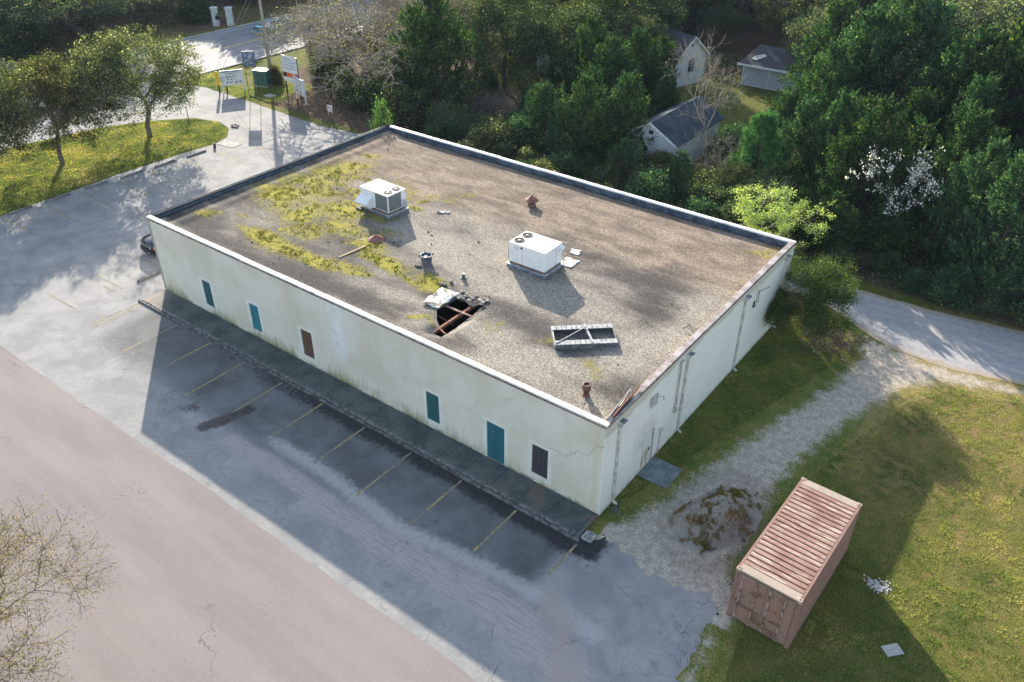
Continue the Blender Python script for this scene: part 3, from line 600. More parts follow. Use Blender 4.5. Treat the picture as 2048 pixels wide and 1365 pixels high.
# ------------------------------------------------------------------ things on the roof
M_hv = worn('white_sheet_metal', (.80, .79, .80), (.66, .64, .66), 2, .4, 0, .5, .8)
M_hvs = worn('grey_sheet_metal', (.22, .24, .28), (.10, .11, .13), 4, .5)
def m_grille(g):
    p = g.OC(); x, y, z = g.xyz(p); a = g.m('FRACT', g.mul(z, 26.)); b_ = g.m('FRACT', g.mul(g.add(x, y), 30.))
    n = g.no(p, 5, 4)
    return {'c': g.mix(g.m('MAXIMUM', g.st(a, .6, .7), g.st(b_, .7, .8)), g.mix(g.st(n, .4, .6), (.055, .07, .075), (.1, .12, .12)), (.26, .27, .28)), 'h': a, 'd': .01}
M_gr = mat('condenser_fins', fn=m_grille, rough=.5)
M_fan = worn('rusty_fan', (.05, .045, .045), (.16, .08, .05), 8, .6)
def hvac(x0, y0, x1, y1, rz, ztop, label, fans_left, hoods):
    t = thing('rooftop_air_conditioner', label, 'air conditioner', ((x0+x1)/2, (y0+y1)/2, RZ), rz)
    W, D = (x1-x0)/2, (y1-y0)/2
    MB().box(-W-.08, -D-.08, -.05, W+.08, D+.08, .16).build('kerb_frame', M_hvs, t, bevel=.01)
    MB().box(-W-.11, -D-.11, .162, W+.11, D+.11, .19).build('flashing', worn('flashing', (.45, .47, .5), (.25, .26, .28), 3, .5), t)
    MB().box(-W+.02, -D+.02, .19, W-.02, D-.02, .34).build('base_rail', worn('base_rail', (.09, .08, .08), (.25, .14, .08), 4, .7), t)
    zb, zt = .33, ztop-RZ
    c = MB().box(-W, -D, zb, W, D, zt-.02).build('cabinet', M_hv, t, bevel=.012)
    MB().box(-W-.012, -D-.012, zt-.035, W+.012, D+.012, zt).build('lid', mat('white_lid', fn=lambda g: g.mix(g.st(g.no(g.OC(), 2, 4), .45, .75), (.86, .85, .85), (.72, .70, .70)), rough=.35), t, bevel=.008)
    sx = -1 if fans_left else 1
    for k in (-1, 1):
        fx, fy = sx*(W-.36), k*.37
        if not fans_left: fx, fy = sx*(W-.37), k*.34
        f = MB().lathe([(.27, zt+.001), (.29, zt+.03), (.26, zt+.032), (.25, zt+.004)], (fx, fy, 0), 28).build('fan_ring', M_fan, t, smooth=True)
        b = MB(); b.cyl((fx, fy, zt+.001), (fx, fy, zt+.006), .25, .25, 24); b.build('fan_well', M_dark, f)
        b = MB()
        for q in range(10): a = math.pi*q/10*2; b.bar((fx, fy, zt+.03), (fx+.27*math.cos(a), fy+.27*math.sin(a), zt+.03), .008)
        for r in (.09, .15, .21): b.lathe([(r, zt+.026), (r+.008, zt+.034)], (fx, fy, 0), 20)
        b.build('fan_guard', M_fan, f)
        MB().cyl((fx, fy, zt+.028), (fx, fy, zt+.045), .085, .07, 12).build('fan_hub', worn('hub', (.6, .56, .52), (.3, .2, .15), 9, .5), f)
    return t, W, D, zb, zt
t, W, D, zb, zt = hvac(-22.92, 9.1, -20.6, 10.55, -.035, 6.02, 'weathered white rooftop air conditioner with intake hood, among the yellow moss', False, 1)
MB().box(W-1.08, -D-.008, zb+.05, W-.06, -D-.001, zt-.08).build('condenser_grille', M_gr, t)
MB().box(W+.001, -D+.06, zb+.05, W+.008, D-.38, zt-.08).build('condenser_grille', M_gr, t)
MB().prism([(-W+.05, -D-.002, zt-.35), (-W+.05, -D-.62, zt-.72), (-W+.05, -D-.62, zt-.76), (-W+.05, -D-.3, zb), (-W+.05, -D-.002, zb)], (1.0, 0, 0)).build('intake_hood', M_hv, t, bevel=.01)
MB().box(W+.001, D-.32, zb+.05, W+.42, D-.3, zb+.55).build('access_flap', worn('sky_panel', (.62, .66, .70), (.5, .52, .55), 3, .4), t)
MB().tube([(W+.05, D-.1, .3), (W+.3, D-.1, .22), (W+.35, D-.15, .02)], .02).build('drain_pipe', M_hvs, t)
MB().box(-W-.2, -D-.35, -.05, -W+.2, -D-.12, .12).build('support_block', worn('timber', (.10, .09, .08), (.2, .17, .14), 4, .8), t)
t, W, D, zb, zt = hvac(-11.45, 8.75, -9.15, 10.35, .01, 6.05, 'clean white boxy rooftop air conditioner beside two torn white sheets', True, 0)
MB().box(-W+.86, -D-.004, zb, -W+.875, -D-.0005, zt-.05).build('panel_seam', M_hvs, t); MB().box(W+.0005, D-.55, zb, W+.004, D-.535, zt-.05).build('panel_seam', M_hvs, t)
MB().box(-W+.75, -D-.01, zt-.22, -W+.86, -D-.001, zt-.1).build('rating_plate', M_dark, t)
b = MB(); b.box(-W+.35, -D-.006, zt-.3, -W+.37, -D-.001, zt-.16); b.box(-W+.55, -D-.006, zt-.3, -W+.57, -D-.001, zt-.16); b.box(-W+.352, -D-.0055, zt-.3, -W+.55, -D-.001, zt-.285); b.box(-W+.352, -D-.0055, zt-.175, -W+.55, -D-.001, zt-.16); b.build('nameplate_outline', M_hvs, t)
MB().prism([(W+.002, D-.3, zt-.08), (W+.22, D-.3, zt-.22), (W+.22, D-.3, zt-.28), (W+.002, D-.3, zt-.5)], (0, .28, 0)).build('intake_hood', M_hv, t, bevel=.006)
b = MB(); b.tube([(W+.03, -D+.35, .25), (W+.2, -D+.35, .26), (W+.2, -D+.35, .02)], .025); b.build('service_pipe', M_hvs, t); MB().box(-W-.06, -D+.02, zb+.1, -W-.001, -D+.3, zt-.35).build('junction_box', M_hvs, t)

M_cone = worn('rust_red_metal', (.17, .065, .05), (.28, .13, .09), 4, .65)
def redvent(x, y, h, label, r=.42):
    t = thing('roof_vent', label, 'roof vent', (x, y, RZ-.02))
    if h > .2:
        MB().lathe([(.3, 0), (.24, .06), (.235, h*.62)], n=20).build('collar', worn('vent_collar', (.07, .07, .09), (.2, .1, .07), 6, .6), t, smooth=True)
        for k in range(4): a = k*math.pi/2+.5; MB().bar((.22*math.cos(a), .22*math.sin(a), h*.5), (.33*math.cos(a), .33*math.sin(a), h*.8), .03).build('bracket', M_dark, t)
    MB().lathe([(.0, h+.30), (.06, h+.27), (r, h), (r, h-.05), (r-.03, h-.05), (0, h+.02)], n=10).build('conical_cap', M_cone, t)
    return t
redvent(-15.0, 15.75, .40, 'rust red conical roof vent standing alone near the back parapet')
t = redvent(-19.25, 6.6, .06, 'fallen rust red cone cap lying in moss behind the wooden plank', .5)
t = thing('exhaust_fan', 'open round blue grey roof exhaust drum with one blade left inside', 'roof vent', (-15.15, 6.28, RZ))
M_bl = worn('blue_grey_metal', (.07, .11, .16), (.16, .17, .19), 4, .5)
MB().lathe([(.27, -.02), (.25, .12), (.29, .15), (.31, .46), (.33, .47), (.33, .49), (.285, .49), (.275, .2), (0, .18)], n=24).build('drum', M_bl, t, smooth=True)
MB().bar((-.05, .05, .4), (.12, -.26, .47), .14, .02).build('fan_blade', M_hv, t)
for k in range(4): a = k*math.pi/2+.9; MB().box(-.05, -.035, .44, .05, .035, .55, Matrix.Translation((.36*math.cos(a), .36*math.sin(a), 0)) @ Matrix.Rotation(a, 4, 'Z')).build('mounting_lug', M_dark, t)
t = thing('vent_pipe', 'short rusty brown vent pipe near the front corner of the roof', 'roof vent', (-1.98, 1.62, RZ))
MB().lathe([(.22, -.02), (.13, .05), (.12, .34), (.19, .35), (.19, .60), (.12, .60), (.11, .40), (0, .40)], n=20).build('pipe', worn('dark_rust', (.06, .03, .025), (.13, .06, .045), 7, .6), t, smooth=True)
MB().lathe([(.0, .56), (.06, .55), (.07, .5), (.05, .45)], n=12).build('inner_cap', worn('cap', (.25, .17, .14), (.12, .07, .05), 7, .5), t, smooth=True)
MB().bar((-.1, .02, .02), (.25, -.55, .03), .04, .03).build('loose_strut', M_bcop, t)
# overturned skylight frame
t = thing('skylight_frame', 'rectangular metal frame of a removed skylight lying open on the gravel', 'metal frame', (-4.41, 5.23, RZ))
ux = Vector((2.10, 1.85, 0)).normalized(); uy = Vector((-ux.y, ux.x, 0))
M2 = Matrix(((ux.x, uy.x, 0, 0), (ux.y, uy.y, 0, 0), (0, 0, 1, 0), (0, 0, 0, 1)))
M_blk = worn('grey_tiles', (.42, .43, .42), (.22, .23, .23), 5, .7); M_blkd = worn('dark_kerb_metal', (.06, .075, .085), (.14, .15, .16), 4, .6)
La, Da = 1.47, .80
MB().box(-La, -Da, -.02, La, -Da+.09, .22, M2).build('frame_side', M_blkd, t, bevel=.01)
MB().box(-La, Da-.09, -.02, La, Da, .22, M2).build('frame_side', M_blkd, t, bevel=.01)
MB().box(-La, -Da+.092, -.02, -La+.07, Da-.092, .24, M2).build('frame_end', M_blk, t, bevel=.01)
MB().box(La-.07, -Da+.092, -.02, La, Da-.092, .24, M2).build('frame_end', M_blkd, t, bevel=.01)
for s_ in (-1, 1):
    b = MB()
    for k in range(12):
        x0 = -La+.01+k*(2*La-.02)/12; x1 = x0+(2*La-.02)/12-.022; y0 = -Da if s_ < 0 else Da-.34
        b.box(x0, y0, .222+.01*rnd.random(), x1, y0+.34, .25+.01*rnd.random(), M2)
    b.build('tile_row', M_blk, t, bevel=.004)
b = MB(); q = lambda x, y, z: M2 @ Vector((x, y, z))
b.bar(q(.28, -Da, .30), q(.12, Da, .30), .09, .03); b.build('cross_bar', M_blk, t)
b = MB(); b.bar(q(-La+.05, -Da+.1, .27), q(.15, Da-.3, .33), .035); b.build('diagonal_brace', M_blk, t)
b = MB(); b.bar(q(.12, .1, .0), q(.14, .25, .33), .12, .05); b.build('centre_post', M_blkd, t)
# loose sheets, blocks, plank and debris
def m_patchy(g):
    p = g.OC(); n = g.no(p, 1.6, 5, .55, 1.2); return {'c': g.mix(g.st(n, .46, .53), (.84, .83, .80), (.20, .19, .15)), 'r': g.st(n, .46, .53, .35, .8)}
M_patch = mat('patchy_white_sheet', fn=m_patchy)
def warped(name, label, cx, cy, w_, h_, rz, z0, amp=.04, m=M_patch, group=None):
    n = 14; V = []; F = []
    for i in range(n):
        for j in range(n):
            x, y = (i/(n-1)-.5)*w_, (j/(n-1)-.5)*h_; e = .03*math.sin(i*2.1+j)
            V.append((x+e*(i in (0, n-1)), y+e*(j in (0, n-1)), z0+amp*math.sin(i*.5)*math.cos(j*.4)+amp))
    for i in range(n-1):
        for j in range(n-1): F.append((i*n+j, (i+1)*n+j, (i+1)*n+j+1, i*n+j+1))
    o = npmesh(name, V, F, m, smooth=True); o.location = (cx, cy, RZ); o.rotation_euler = (0, 0, rz)
    md = o.modifiers.new('solid', 'SOLIDIFY'); md.thickness = .02; md.offset = 1
    return tag(o, label, 'sheet', group)
warped('loose_sheet', 'large patchy white sheet lying at the edge of the roof hole', -12.05, 3.85, 1.05, 1.7, .09, .03, .05)
warped('loose_sheet', 'torn white sheet on the gravel nearest the boxy air conditioner', -9.05, 10.95, .8, .95, .05, .01, .015)
warped('loose_sheet', 'smaller faded white sheet farther behind the boxy air conditioner', -9.45, 12.2, .55, .55, .3, .01, .01)
warped('loose_sheet', 'scrap of white sheeting in the moss right of the moss covered unit', -18.6, 11.6, .8, .2, .5, .02, .03)
for (x, y, r, lab, s_, nm) in ((-12.87, 4.98, .2, 'dark rectangular block beside the patchy sheet', (.42, .17, .13), 'concrete_block'), (-12.66, 5.42, 1.1, 'small dark block just behind the larger rectangular block', (.16, .12, .12), 'concrete_block'), (-15.25, 5.72, .2, 'flat grey block at the foot of the exhaust drum', (.36, .2, .1), 'concrete_block')):
    o = MB().box(-s_[0]/2, -s_[1]/2, 0, s_[0]/2, s_[1]/2, s_[2]).build(nm, worn('block', (.17, .15, .14), (.08, .07, .065), 6, .9), None, bevel=.012); o.location = (x, y, RZ); o.rotation_euler = (0, 0, r); tag(o, lab, 'block')
t = thing('vent_pipe', 'stubby square capped vent between the drum and the boxy air conditioner', 'roof vent', (-12.5, 6.2, RZ), .4)
MB().box(-.16, -.12, -.02, .16, .12, .03).build('base_flange', M_blkd, t); MB().box(-.08, -.08, .03, .08, .08, .26).build('pipe', worn('pv', (.12, .11, .11), (.05, .05, .05), 6, .8), t, bevel=.01); MB().box(-.11, -.1, .262, .11, .1, .29).build('cap', worn('pc', (.42, .36, .33), (.3, .26, .24), 6, .7), t, bevel=.005)
t = thing('wooden_plank', 'bare wooden plank lying across the moss on the roof', 'plank', (-19.2, 4.72, RZ+.03))
o = MB().bar((-.12, -.9, 0), (.12, .9, .04), .13, .045).build('board', mat('plank_wood', fn=lambda g: g.mix(g.no(g.sc(g.OC(), 14, 1, 14), 2, 5), (.20, .13, .07), (.40, .29, .17)), rough=.8), t)
# bent coping debris at the corner
t = thing('torn_flashing', 'torn strips of metal flashing curled up at the front corner of the roof', 'debris', (-.1, .35, 4.98))
b = MB(); b.bar((-.08, .0, .08), (-.30, 2.2, .12), .04, .10); b.build('bent_strip', M_bcop, t)
b = MB(); b.bar((.02, .05, .06), (-.10, 2.55, .16), .05, .08); b.build('bent_strip', M_rust, t)
b = MB(); b.prism([(-.28, .9, -.2), (-.10, 1.0, .08), (-.22, 2.15, .14), (-.44, 2.0, -.15)], (0, 0, .012)); b.build('white_sheet', M_wcop, t)
b = MB(); b.prism([(-.1, -.1, .10), (.1, -.12, .06), (.14, .1, .08), (-.06, .12, .16)], (0, 0, .015)); b.build('corner_flap', worn('brown_flap', (.22, .17, .16), (.5, .47, .42), 6, .6), t)
b = MB(); b.prism([(.05, 0, .0), (.10, 0, .02), (.06, 1.7, .11), (0, 1.7, .08)], (0, 0, .02)); b.build('bent_strip', M_kcop, t)
b = MB()
for i in range(22):
    x, y = rnd.uniform(-27, -12), rnd.uniform(1.2, 12); r = rnd.uniform(.02, .06); b.box(x-r, y-r*.6, RZ, x+r, y+r*.6, RZ+.04+r*.5, None)
for i in range(20):
    x, y = rnd.uniform(-11, -1), rnd.uniform(1, 18); r = rnd.uniform(.015, .035); b.box(x-r, y-r*.6, RZ, x+r, y+r*.6, RZ+.03+r*.5, None)
tag(b.build('roof_litter', worn('lit', (.3, .27, .22), (.07, .06, .05), 6, .9)), 'scattered twigs and crumbs of gravel and felt on the roof', 'litter', kind='stuff')
t = thing('bent_rod', 'short bent metal rod sticking up near the side parapet', 'rod', (-.95, 9.2, RZ)); MB().tube([(0, 0, 0), (.05, -.2, .25), (-.1, -.55, .12)], .02).build('rod', M_dark, t)

# ------------------------------------------------------------------ shipping container
CXO, CYO, CTH = 8.93, -1.45, math.radians(88.3)
t = thing('shipping_container', 'faded salmon pink steel shipping container rusting on the lawn', 'container', (CXO, CYO, 0), CTH)
def cont_paint(name, c1, c2, rustc, rl):
    def fn(g):
        p = g.OC(); n = g.no(p, 1.3, 5, .6); n2 = g.no(g.sc(p, 5, .7, 1), 1.6, 6, .7); n3 = g.no(p, 6, 5, .7)
        c = g.mix(g.st(n, .35, .65), c1, c2)
        if 'roof' in name: trough_shade = g.st(g.xyz(p)[2], 2.552, 2.540); 
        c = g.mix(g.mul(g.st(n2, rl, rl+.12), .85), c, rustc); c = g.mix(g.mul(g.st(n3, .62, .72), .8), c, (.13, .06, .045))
        if 'roof' in name: c = g.mix(g.mul(trough_shade, .75), c, (.055, .035, .03))  # rib shading painted into the colour: low troughs darkened
        return {'c': c, 'h': n3, 'd': .004, 's': .3}
    return mat(name, fn=fn, rough=.6)
M_cs = cont_paint('salmon_paint', (.32, .185, .15), (.26, .145, .115), (.25, .13, .10), .58)
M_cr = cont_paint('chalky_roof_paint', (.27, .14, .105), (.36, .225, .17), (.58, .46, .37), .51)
M_ce = cont_paint('header_paint', (.36, .30, .23), (.42, .33, .27), (.28, .17, .12), .55)
L, Wd, H = 6.06, 2.44, 2.59
b = MB()
def profile(n, pitch, d):
    out = [(0, 0)]; x = 0
    for i in range(n): out += [(x+pitch*.07, 0), (x+pitch*.16, d), (x+pitch*.84, d), (x+pitch*.93, 0)]; x += pitch
    out.append((x, 0)); return out
# roof ribs run across the width
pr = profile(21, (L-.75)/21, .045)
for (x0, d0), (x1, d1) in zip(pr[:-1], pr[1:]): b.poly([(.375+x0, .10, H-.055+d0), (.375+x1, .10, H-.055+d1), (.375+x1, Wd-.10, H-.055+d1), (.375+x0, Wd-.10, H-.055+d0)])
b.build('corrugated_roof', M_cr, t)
for s_ in (0, 1):
    b = MB(); pr = profile(18, (L-.3)/18, .04)
    for (x0, d0), (x1, d1) in zip(pr[:-1], pr[1:]):
        yy = (lambda d: .06-d) if s_ == 0 else (lambda d: Wd-.06+d)
        b.poly([(.15+x0, yy(d0), .16), (.15+x1, yy(d1), .16), (.15+x1, yy(d1), H-.10), (.15+x0, yy(d0), H-.10)])
    b.build('corrugated_side', M_cs, t)
b = MB(); b.box(.0, .0, .02, L, .07, .16); b.box(0, Wd-.07, .02, L, Wd, .16); b.box(.01, .0, H-.11, L-.01, .10, H-.02); b.box(.01, Wd-.10, H-.11, L-.01, Wd, H-.02)
b.box(L-.06, .07, .1, L-.02, Wd-.07, H-.1); b.box(.03, .08, .03, L-.03, Wd-.08, .15)
b.build('side_rail', M_cs, t, bevel=.008)
b = MB(); b.box(.01, .101, H-.10, .374, Wd-.101, H-.012); b.build('front_header', M_ce, t, bevel=.008)
b = MB(); b.box(L-.374, .101, H-.10, L-.01, Wd-.101, H-.012); b.build('front_header', M_ce, t, bevel=.008)
for x in (0, L-.16):
    for y in (0, Wd-.16):
        b = MB(); b.box(x-.003, y-.003, 0, x+.163, y+.163, .12); b.box(x+.01, y+.01, .12, x+.15, y+.15, H-.12)
        po = b.build('corner_post', M_cs, t, bevel=.008)
        MB().box(x-.006, y-.006, H-.12, x+.166, y+.166, H+.006).build('corner_casting', worn('pale_casting', (.55, .42, .33), (.35, .22, .17), 7, .6), po, bevel=.012)
        MB().box(x+.045, y+.05, H+.004, x+.115, y+.11, H+.009).build('casting_hole', M_dark, po)
M_rod = worn('lock_rod_steel', (.52, .36, .31), (.16, .08, .06), 6, .5)
for k in (0, 1):
    y0, y1 = (.165, Wd/2-.006) if k == 0 else (Wd/2+.006, Wd-.165)
    b = MB(); b.box(-.005, y0, .16, .035, y1, H-.14)
    b.box(-.014, y0+.06, .26, -.0052, (y0+y1)/2-.05, H-.24); b.box(-.014, (y0+y1)/2+.05, .26, -.0052, y1-.06, H-.24)
    d = b.build('door', cont_paint('door_paint', (.34, .20, .16), (.32, .20, .145), (.17, .085, .06), .52), t, bevel=.006)
    for yy in (y0+.34, y1-.16):
        b = MB(); b.cyl((-.055, yy, .14), (-.055, yy, H-.14), 0.028, .028, 10)
        for z in (.2, .95, 1.75, H-.22): b.box(-.075, yy-.045, z, -.0145, yy+.045, z+.07)
        b.build('lock_rod', M_rod, d)
    b = MB(); b.bar((-.08, y0+.34, .98), (-.08, y0+.72, .94), .03); b.build('door_handle', M_rust, d)
    for z in (.35, 1.0, 1.7, 2.25): MB().box(-.03, (.10 if k == 0 else Wd-.17), z, -.002, (.17 if k == 0 else Wd-.10), z+.12).build('hinge', M_cs, d)
b = MB()
for i in range(16):
    y, z = .55+rnd.random()*.55, 1.35+rnd.random()*.28; s_ = rnd.uniform(.03, .09); b.box(-.0165, y, z, -.0145, y+s_, z+s_*.8)
b.build('rust_patch', mat('orange_rust', (.30, .09, .03), .9), t)

# ------------------------------------------------------------------ dirt mound beside the gravel
def m_mound(g):
    p = g.P(); n = g.no(p, 1.5, 5, .65); n2 = g.no(p, 5, 4, .7); n3 = g.no(p, 24, 3, .7)
    c = g.mix(g.st(n3, .4, .65), (.30, .265, .22), (.52, .47, .40))
    c = g.mix(g.mul(g.st(n, .55, .65), .55), c, g.mix(g.st(n3, .4, .6), (.22, .11, .03), (.35, .22, .06)))
    c = g.mix(g.mul(g.st(n2, .56, .64), .75), c, (.07, .10, .025))
    e = g.st(g.at('edge'), .35, .0); c = g.mix(g.mul(e, g.st(n2, .3, .5)), c, (.40, .37, .32))
    return {'c': c, 'h': g.add(n2, n3), 'd': .08, 's': 1.}
ms = lambda x, y: np.hypot((x-4.1-.18*(y-3))/1.55, (y-2.95)/2.5)-1+.26*(vn(x, y, .9)-.5)*2
md_ = sheet('dirt_mound', ar(1.9, 6.4, .07), ar(.0, 6, .07), .010, mat('mound_dirt', fn=m_mound, rough=.95), keep=ms, attrs={'edge': lambda x, y: -ms(x, y)}, zf=lambda x, y: 1.05*sst(-ms(x, y), 0, .9)*(.6+.7*vn(x, y, .7, 4))*np.clip(-ms(x, y)*4, 0, 1))
tag(md_, 'low round mound of grey dirt with rusty orange weeds by the container', 'dirt mound')

# ------------------------------------------------------------------ foliage
def leafmat(name, cols, trans=.45, rough=.6, tw=1.35):
    M = bpy.data.materials.new(name); M.use_nodes = True; t_ = M.node_tree; g = G(t_); t_.nodes.remove(t_.nodes['Principled BSDF'])
    x = g.at('tint'); oi = g.nd('ShaderNodeObjectInfo').outputs['Random']
    c = cols[0]
    for i, q in enumerate(cols[1:]): c = g.mix(g.st(x, i/(len(cols)-1), (i+1)/(len(cols)-1)), c, q)
    c = g.nd('ShaderNodeHueSaturation', {'Hue': g.m('MULTIPLY_ADD', oi, .05, .475), 'Saturation': g.m('MULTIPLY_ADD', oi, -.25, 1.1), 'Value': g.m('MULTIPLY_ADD', oi, .45, .8), 'Color': c}).outputs[0]
    d = g.nd('ShaderNodeBsdfDiffuse', [c]).outputs[0]
    tc = g.mix(1, c, (tw, tw*1.05, tw*.55), 'MULTIPLY'); tr = g.nd('ShaderNodeBsdfTranslucent', [tc]).outputs[0]
    gl = g.nd('ShaderNodeBsdfGlossy', {'Color': (.6, .65, .6), 'Roughness': rough}).outputs[0]
    a = g.nd('ShaderNodeMixShader', [trans, d, tr]).outputs[0]; a = g.nd('ShaderNodeMixShader', [.03, a, gl]).outputs[0]
    g.t.links.new(a, t_.nodes['Material Output'].inputs[0]); return M
def barkmat(name, c1, c2): return mat(name, fn=lambda g: {'c': g.mix(g.no(g.sc(g.OC(), 5, 5, 1), 2, 5, .7), c1, c2), 'h': g.no(g.sc(g.OC(), 8, 8, 1), 3, 4), 'd': .03, 's': .8}, rough=.95)
def unit(v): return v/np.maximum(np.linalg.norm(v, axis=-1, keepdims=True), 1e-9)
def leaves(C, per, sig, size, rs, axis=None, ax_w=0, asp=.45, tbase=None, drop=0):
    """clouds of small leaf faces round the cluster centres C; axis biases their direction"""
    n = len(C); P = np.repeat(C, per, 0)+rs.randn(n*per, 3)*np.asarray(sig)
    a = unit(rs.randn(n*per, 3)+(0 if axis is None else ax_w*np.repeat(axis, per, 0)))
    b = unit(np.cross(a, rs.randn(n*per, 3))); s = size*rs.uniform(.6, 1.35, (n*per, 1)); a = a*s*.5; b = b*s*.5*asp
    V = np.stack([P-a, P+b, P+a, P-b], 1).reshape(-1, 3); F = np.arange(len(V)).reshape(-1, 4)
    tb = rs.rand(n) if tbase is None else tbase
    t_ = np.clip(np.repeat(tb, per)*.45+rs.rand(n*per)**2.2*.75-.03, 0, 1)
    return V, F, np.repeat(t_, 4)
def tubes(segs, n=5):
    A = np.array([s_[0] for s_ in segs]); B = np.array([s_[1] for s_ in segs]); ra = np.array([s_[2] for s_ in segs]); rb = np.array([s_[3] for s_ in segs])
    d = unit(B-A); h = np.where(np.abs(d[:, 2:3]) > .9, np.array([[1., 0, 0]]), np.array([[0, 0, 1.]])); u = unit(np.cross(d, h)); v = np.cross(d, u)
    th = np.arange(n)*2*np.pi/n; c, s_ = np.cos(th), np.sin(th)
    ring = lambda P, r: P[:, None]+r[:, None, None]*(u[:, None]*c[None, :, None]+v[:, None]*s_[None, :, None])
    V = np.concatenate([ring(A, ra), ring(B, rb)], 1).reshape(-1, 3); base = np.arange(len(segs))[:, None]*2*n; i = np.arange(n)[None]; j = (i+1) % n
    F = np.stack([base+i, base+j, base+n+j, base+n+i], -1).reshape(-1, 4); return V, F
def skel(seed, h, tfrac, levels, nb, spread, lenf, up, r0, wob=.18, lean=0., side=2):
    rs = np.random.RandomState(seed); segs = []; tips = []
    def rec(p, d, Ln, r, lv):
        k = 3; r1 = r*.72
        for i in range(k):
            q = p+d*Ln/k; segs.append((p, q, r+(r1-r)*i/k, r+(r1-r)*(i+1)/k)); p = q
            d = unit(d+rs.randn(3)*wob+np.array([0, 0, up*.25]))
            if lv < levels and lv > 0 and i < k-1 and side:
                e = unit(d+rs.randn(3)*spread); rec(p, e, Ln*lenf*.6, r*.4, max(lv-2, 0)); 
            if lv <= 1: tips.append((p, d))
        if lv == 0: return
        a0 = rs.rand()*6.28
        pr_ = unit(np.cross(d, rs.randn(3))); pq = np.cross(d, pr_)
        for i in range(nb):
            a = a0+i*2*np.pi/nb+rs.randn()*.3; e = unit(d+spread*(pr_*np.cos(a)+pq*np.sin(a))*rs.uniform(.7, 1.3)+np.array([0, 0, up]))
            rec(p, e, Ln*lenf*rs.uniform(.8, 1.15), r1*.72, lv-1)
    rec(np.array([0., 0, -.1]), unit(np.array([lean, 0, 1.])), h*tfrac, r0, levels)
    P = np.array([t_[0] for t_ in tips]); D = np.array([t_[1] for t_ in tips])
    top = P[:, 2].max(); k = h*.97/top; segs = [(a*k, b_*k, r, s_) for a, b_, r, s_ in segs]
    return segs, P*k, D
PROTO = {}
def tree_proto(kind, segs, V, F, T, lm, bm_, tn='trunk', cn='crown', tb=5):
    Vt, Ft = tubes(segs, tb)
    PROTO[kind] = (Vt, Ft, V, F, T, lm, bm_, tn, cn, [None, None])
def _me(kind, i):
    Vt, Ft, V, F, T, lm, bm_, tn, cn, cache = PROTO[kind]
    if cache[i] is None:
        o = npmesh(tn, Vt, Ft, bm_, smooth=True) if i == 0 else npmesh(cn, V, F, lm, {'tint': T})
        cache[i] = o.data; bpy.data.objects.remove(o)
    return cache[i]
def plant(kind, name, x, y, h, label, cat='tree', group=None, rz=None, wide=1., z=0, base_h=10.):
    """a tree: root empty, trunk and crown children sharing their kind's meshes"""
    t_ = thing(name, label, cat, (x, y, z), rnd.uniform(0, 6.28) if rz is None else rz, group); s_ = h/base_h; t_.scale = (s_*wide, s_*wide, s_)
    for i, nm in ((0, PROTO[kind][7]), (1, PROTO[kind][8])):
        o = bpy.data.objects.new(nm, _me(kind, i)); COL.objects.link(o); o.parent = t_
    return t_
B_grey = barkmat('grey_bark', (.10, .085, .07), (.22, .19, .16)); B_dark = barkmat('dark_bark', (.045, .036, .03), (.11, .09, .07)); B_pale = barkmat('pale_bark', (.30, .28, .24), (.46, .43, .38))
B_tan = barkmat('tan_bark', (.20, .17, .14), (.40, .35, .29))
L_oak = leafmat('live_oak_leaves', [(.022, .038, .015), (.06, .08, .03), (.16, .17, .065), (.45, .42, .22)], .45)
L_cedar = leafmat('cedar_sprays', [(.006, .026, .014), (.018, .060, .026), (.058, .14, .045), (.20, .27, .075)], .42)
L_dark = leafmat('dark_leaves', [(.010, .022, .010), (.028, .055, .022), (.085, .12, .042), (.36, .36, .18)], .45)
L_blue = leafmat('grey_green_leaves', [(.012, .030, .020), (.036, .066, .038), (.11, .14, .065), (.40, .36, .18)], .45)
L_lime = leafmat('lime_leaves', [(.15, .22, .03), (.28, .36, .05), (.44, .46, .09), (.52, .40, .13)], .5)
L_bright = leafmat('fresh_green_leaves', [(.015, .045, .012), (.035, .085, .018), (.08, .14, .028), (.28, .31, .07)], .45)
L_bud = leafmat('tan_buds', [(.12, .11, .055), (.20, .17, .08), (.30, .25, .12), (.42, .32, .18)], .35)
L_white = leafmat('white_blossom', [(.65, .65, .62), (.75, .76, .74), (.82, .83, .82), (.85, .85, .85)], .3, tw=1)
L_pine = leafmat('pine_needles', [(.012, .05, .02), (.03, .11, .032), (.075, .19, .045), (.18, .32, .07)], .4)
def keepn(P, n, rs): return P[rs.permutation(len(P))[:n]]
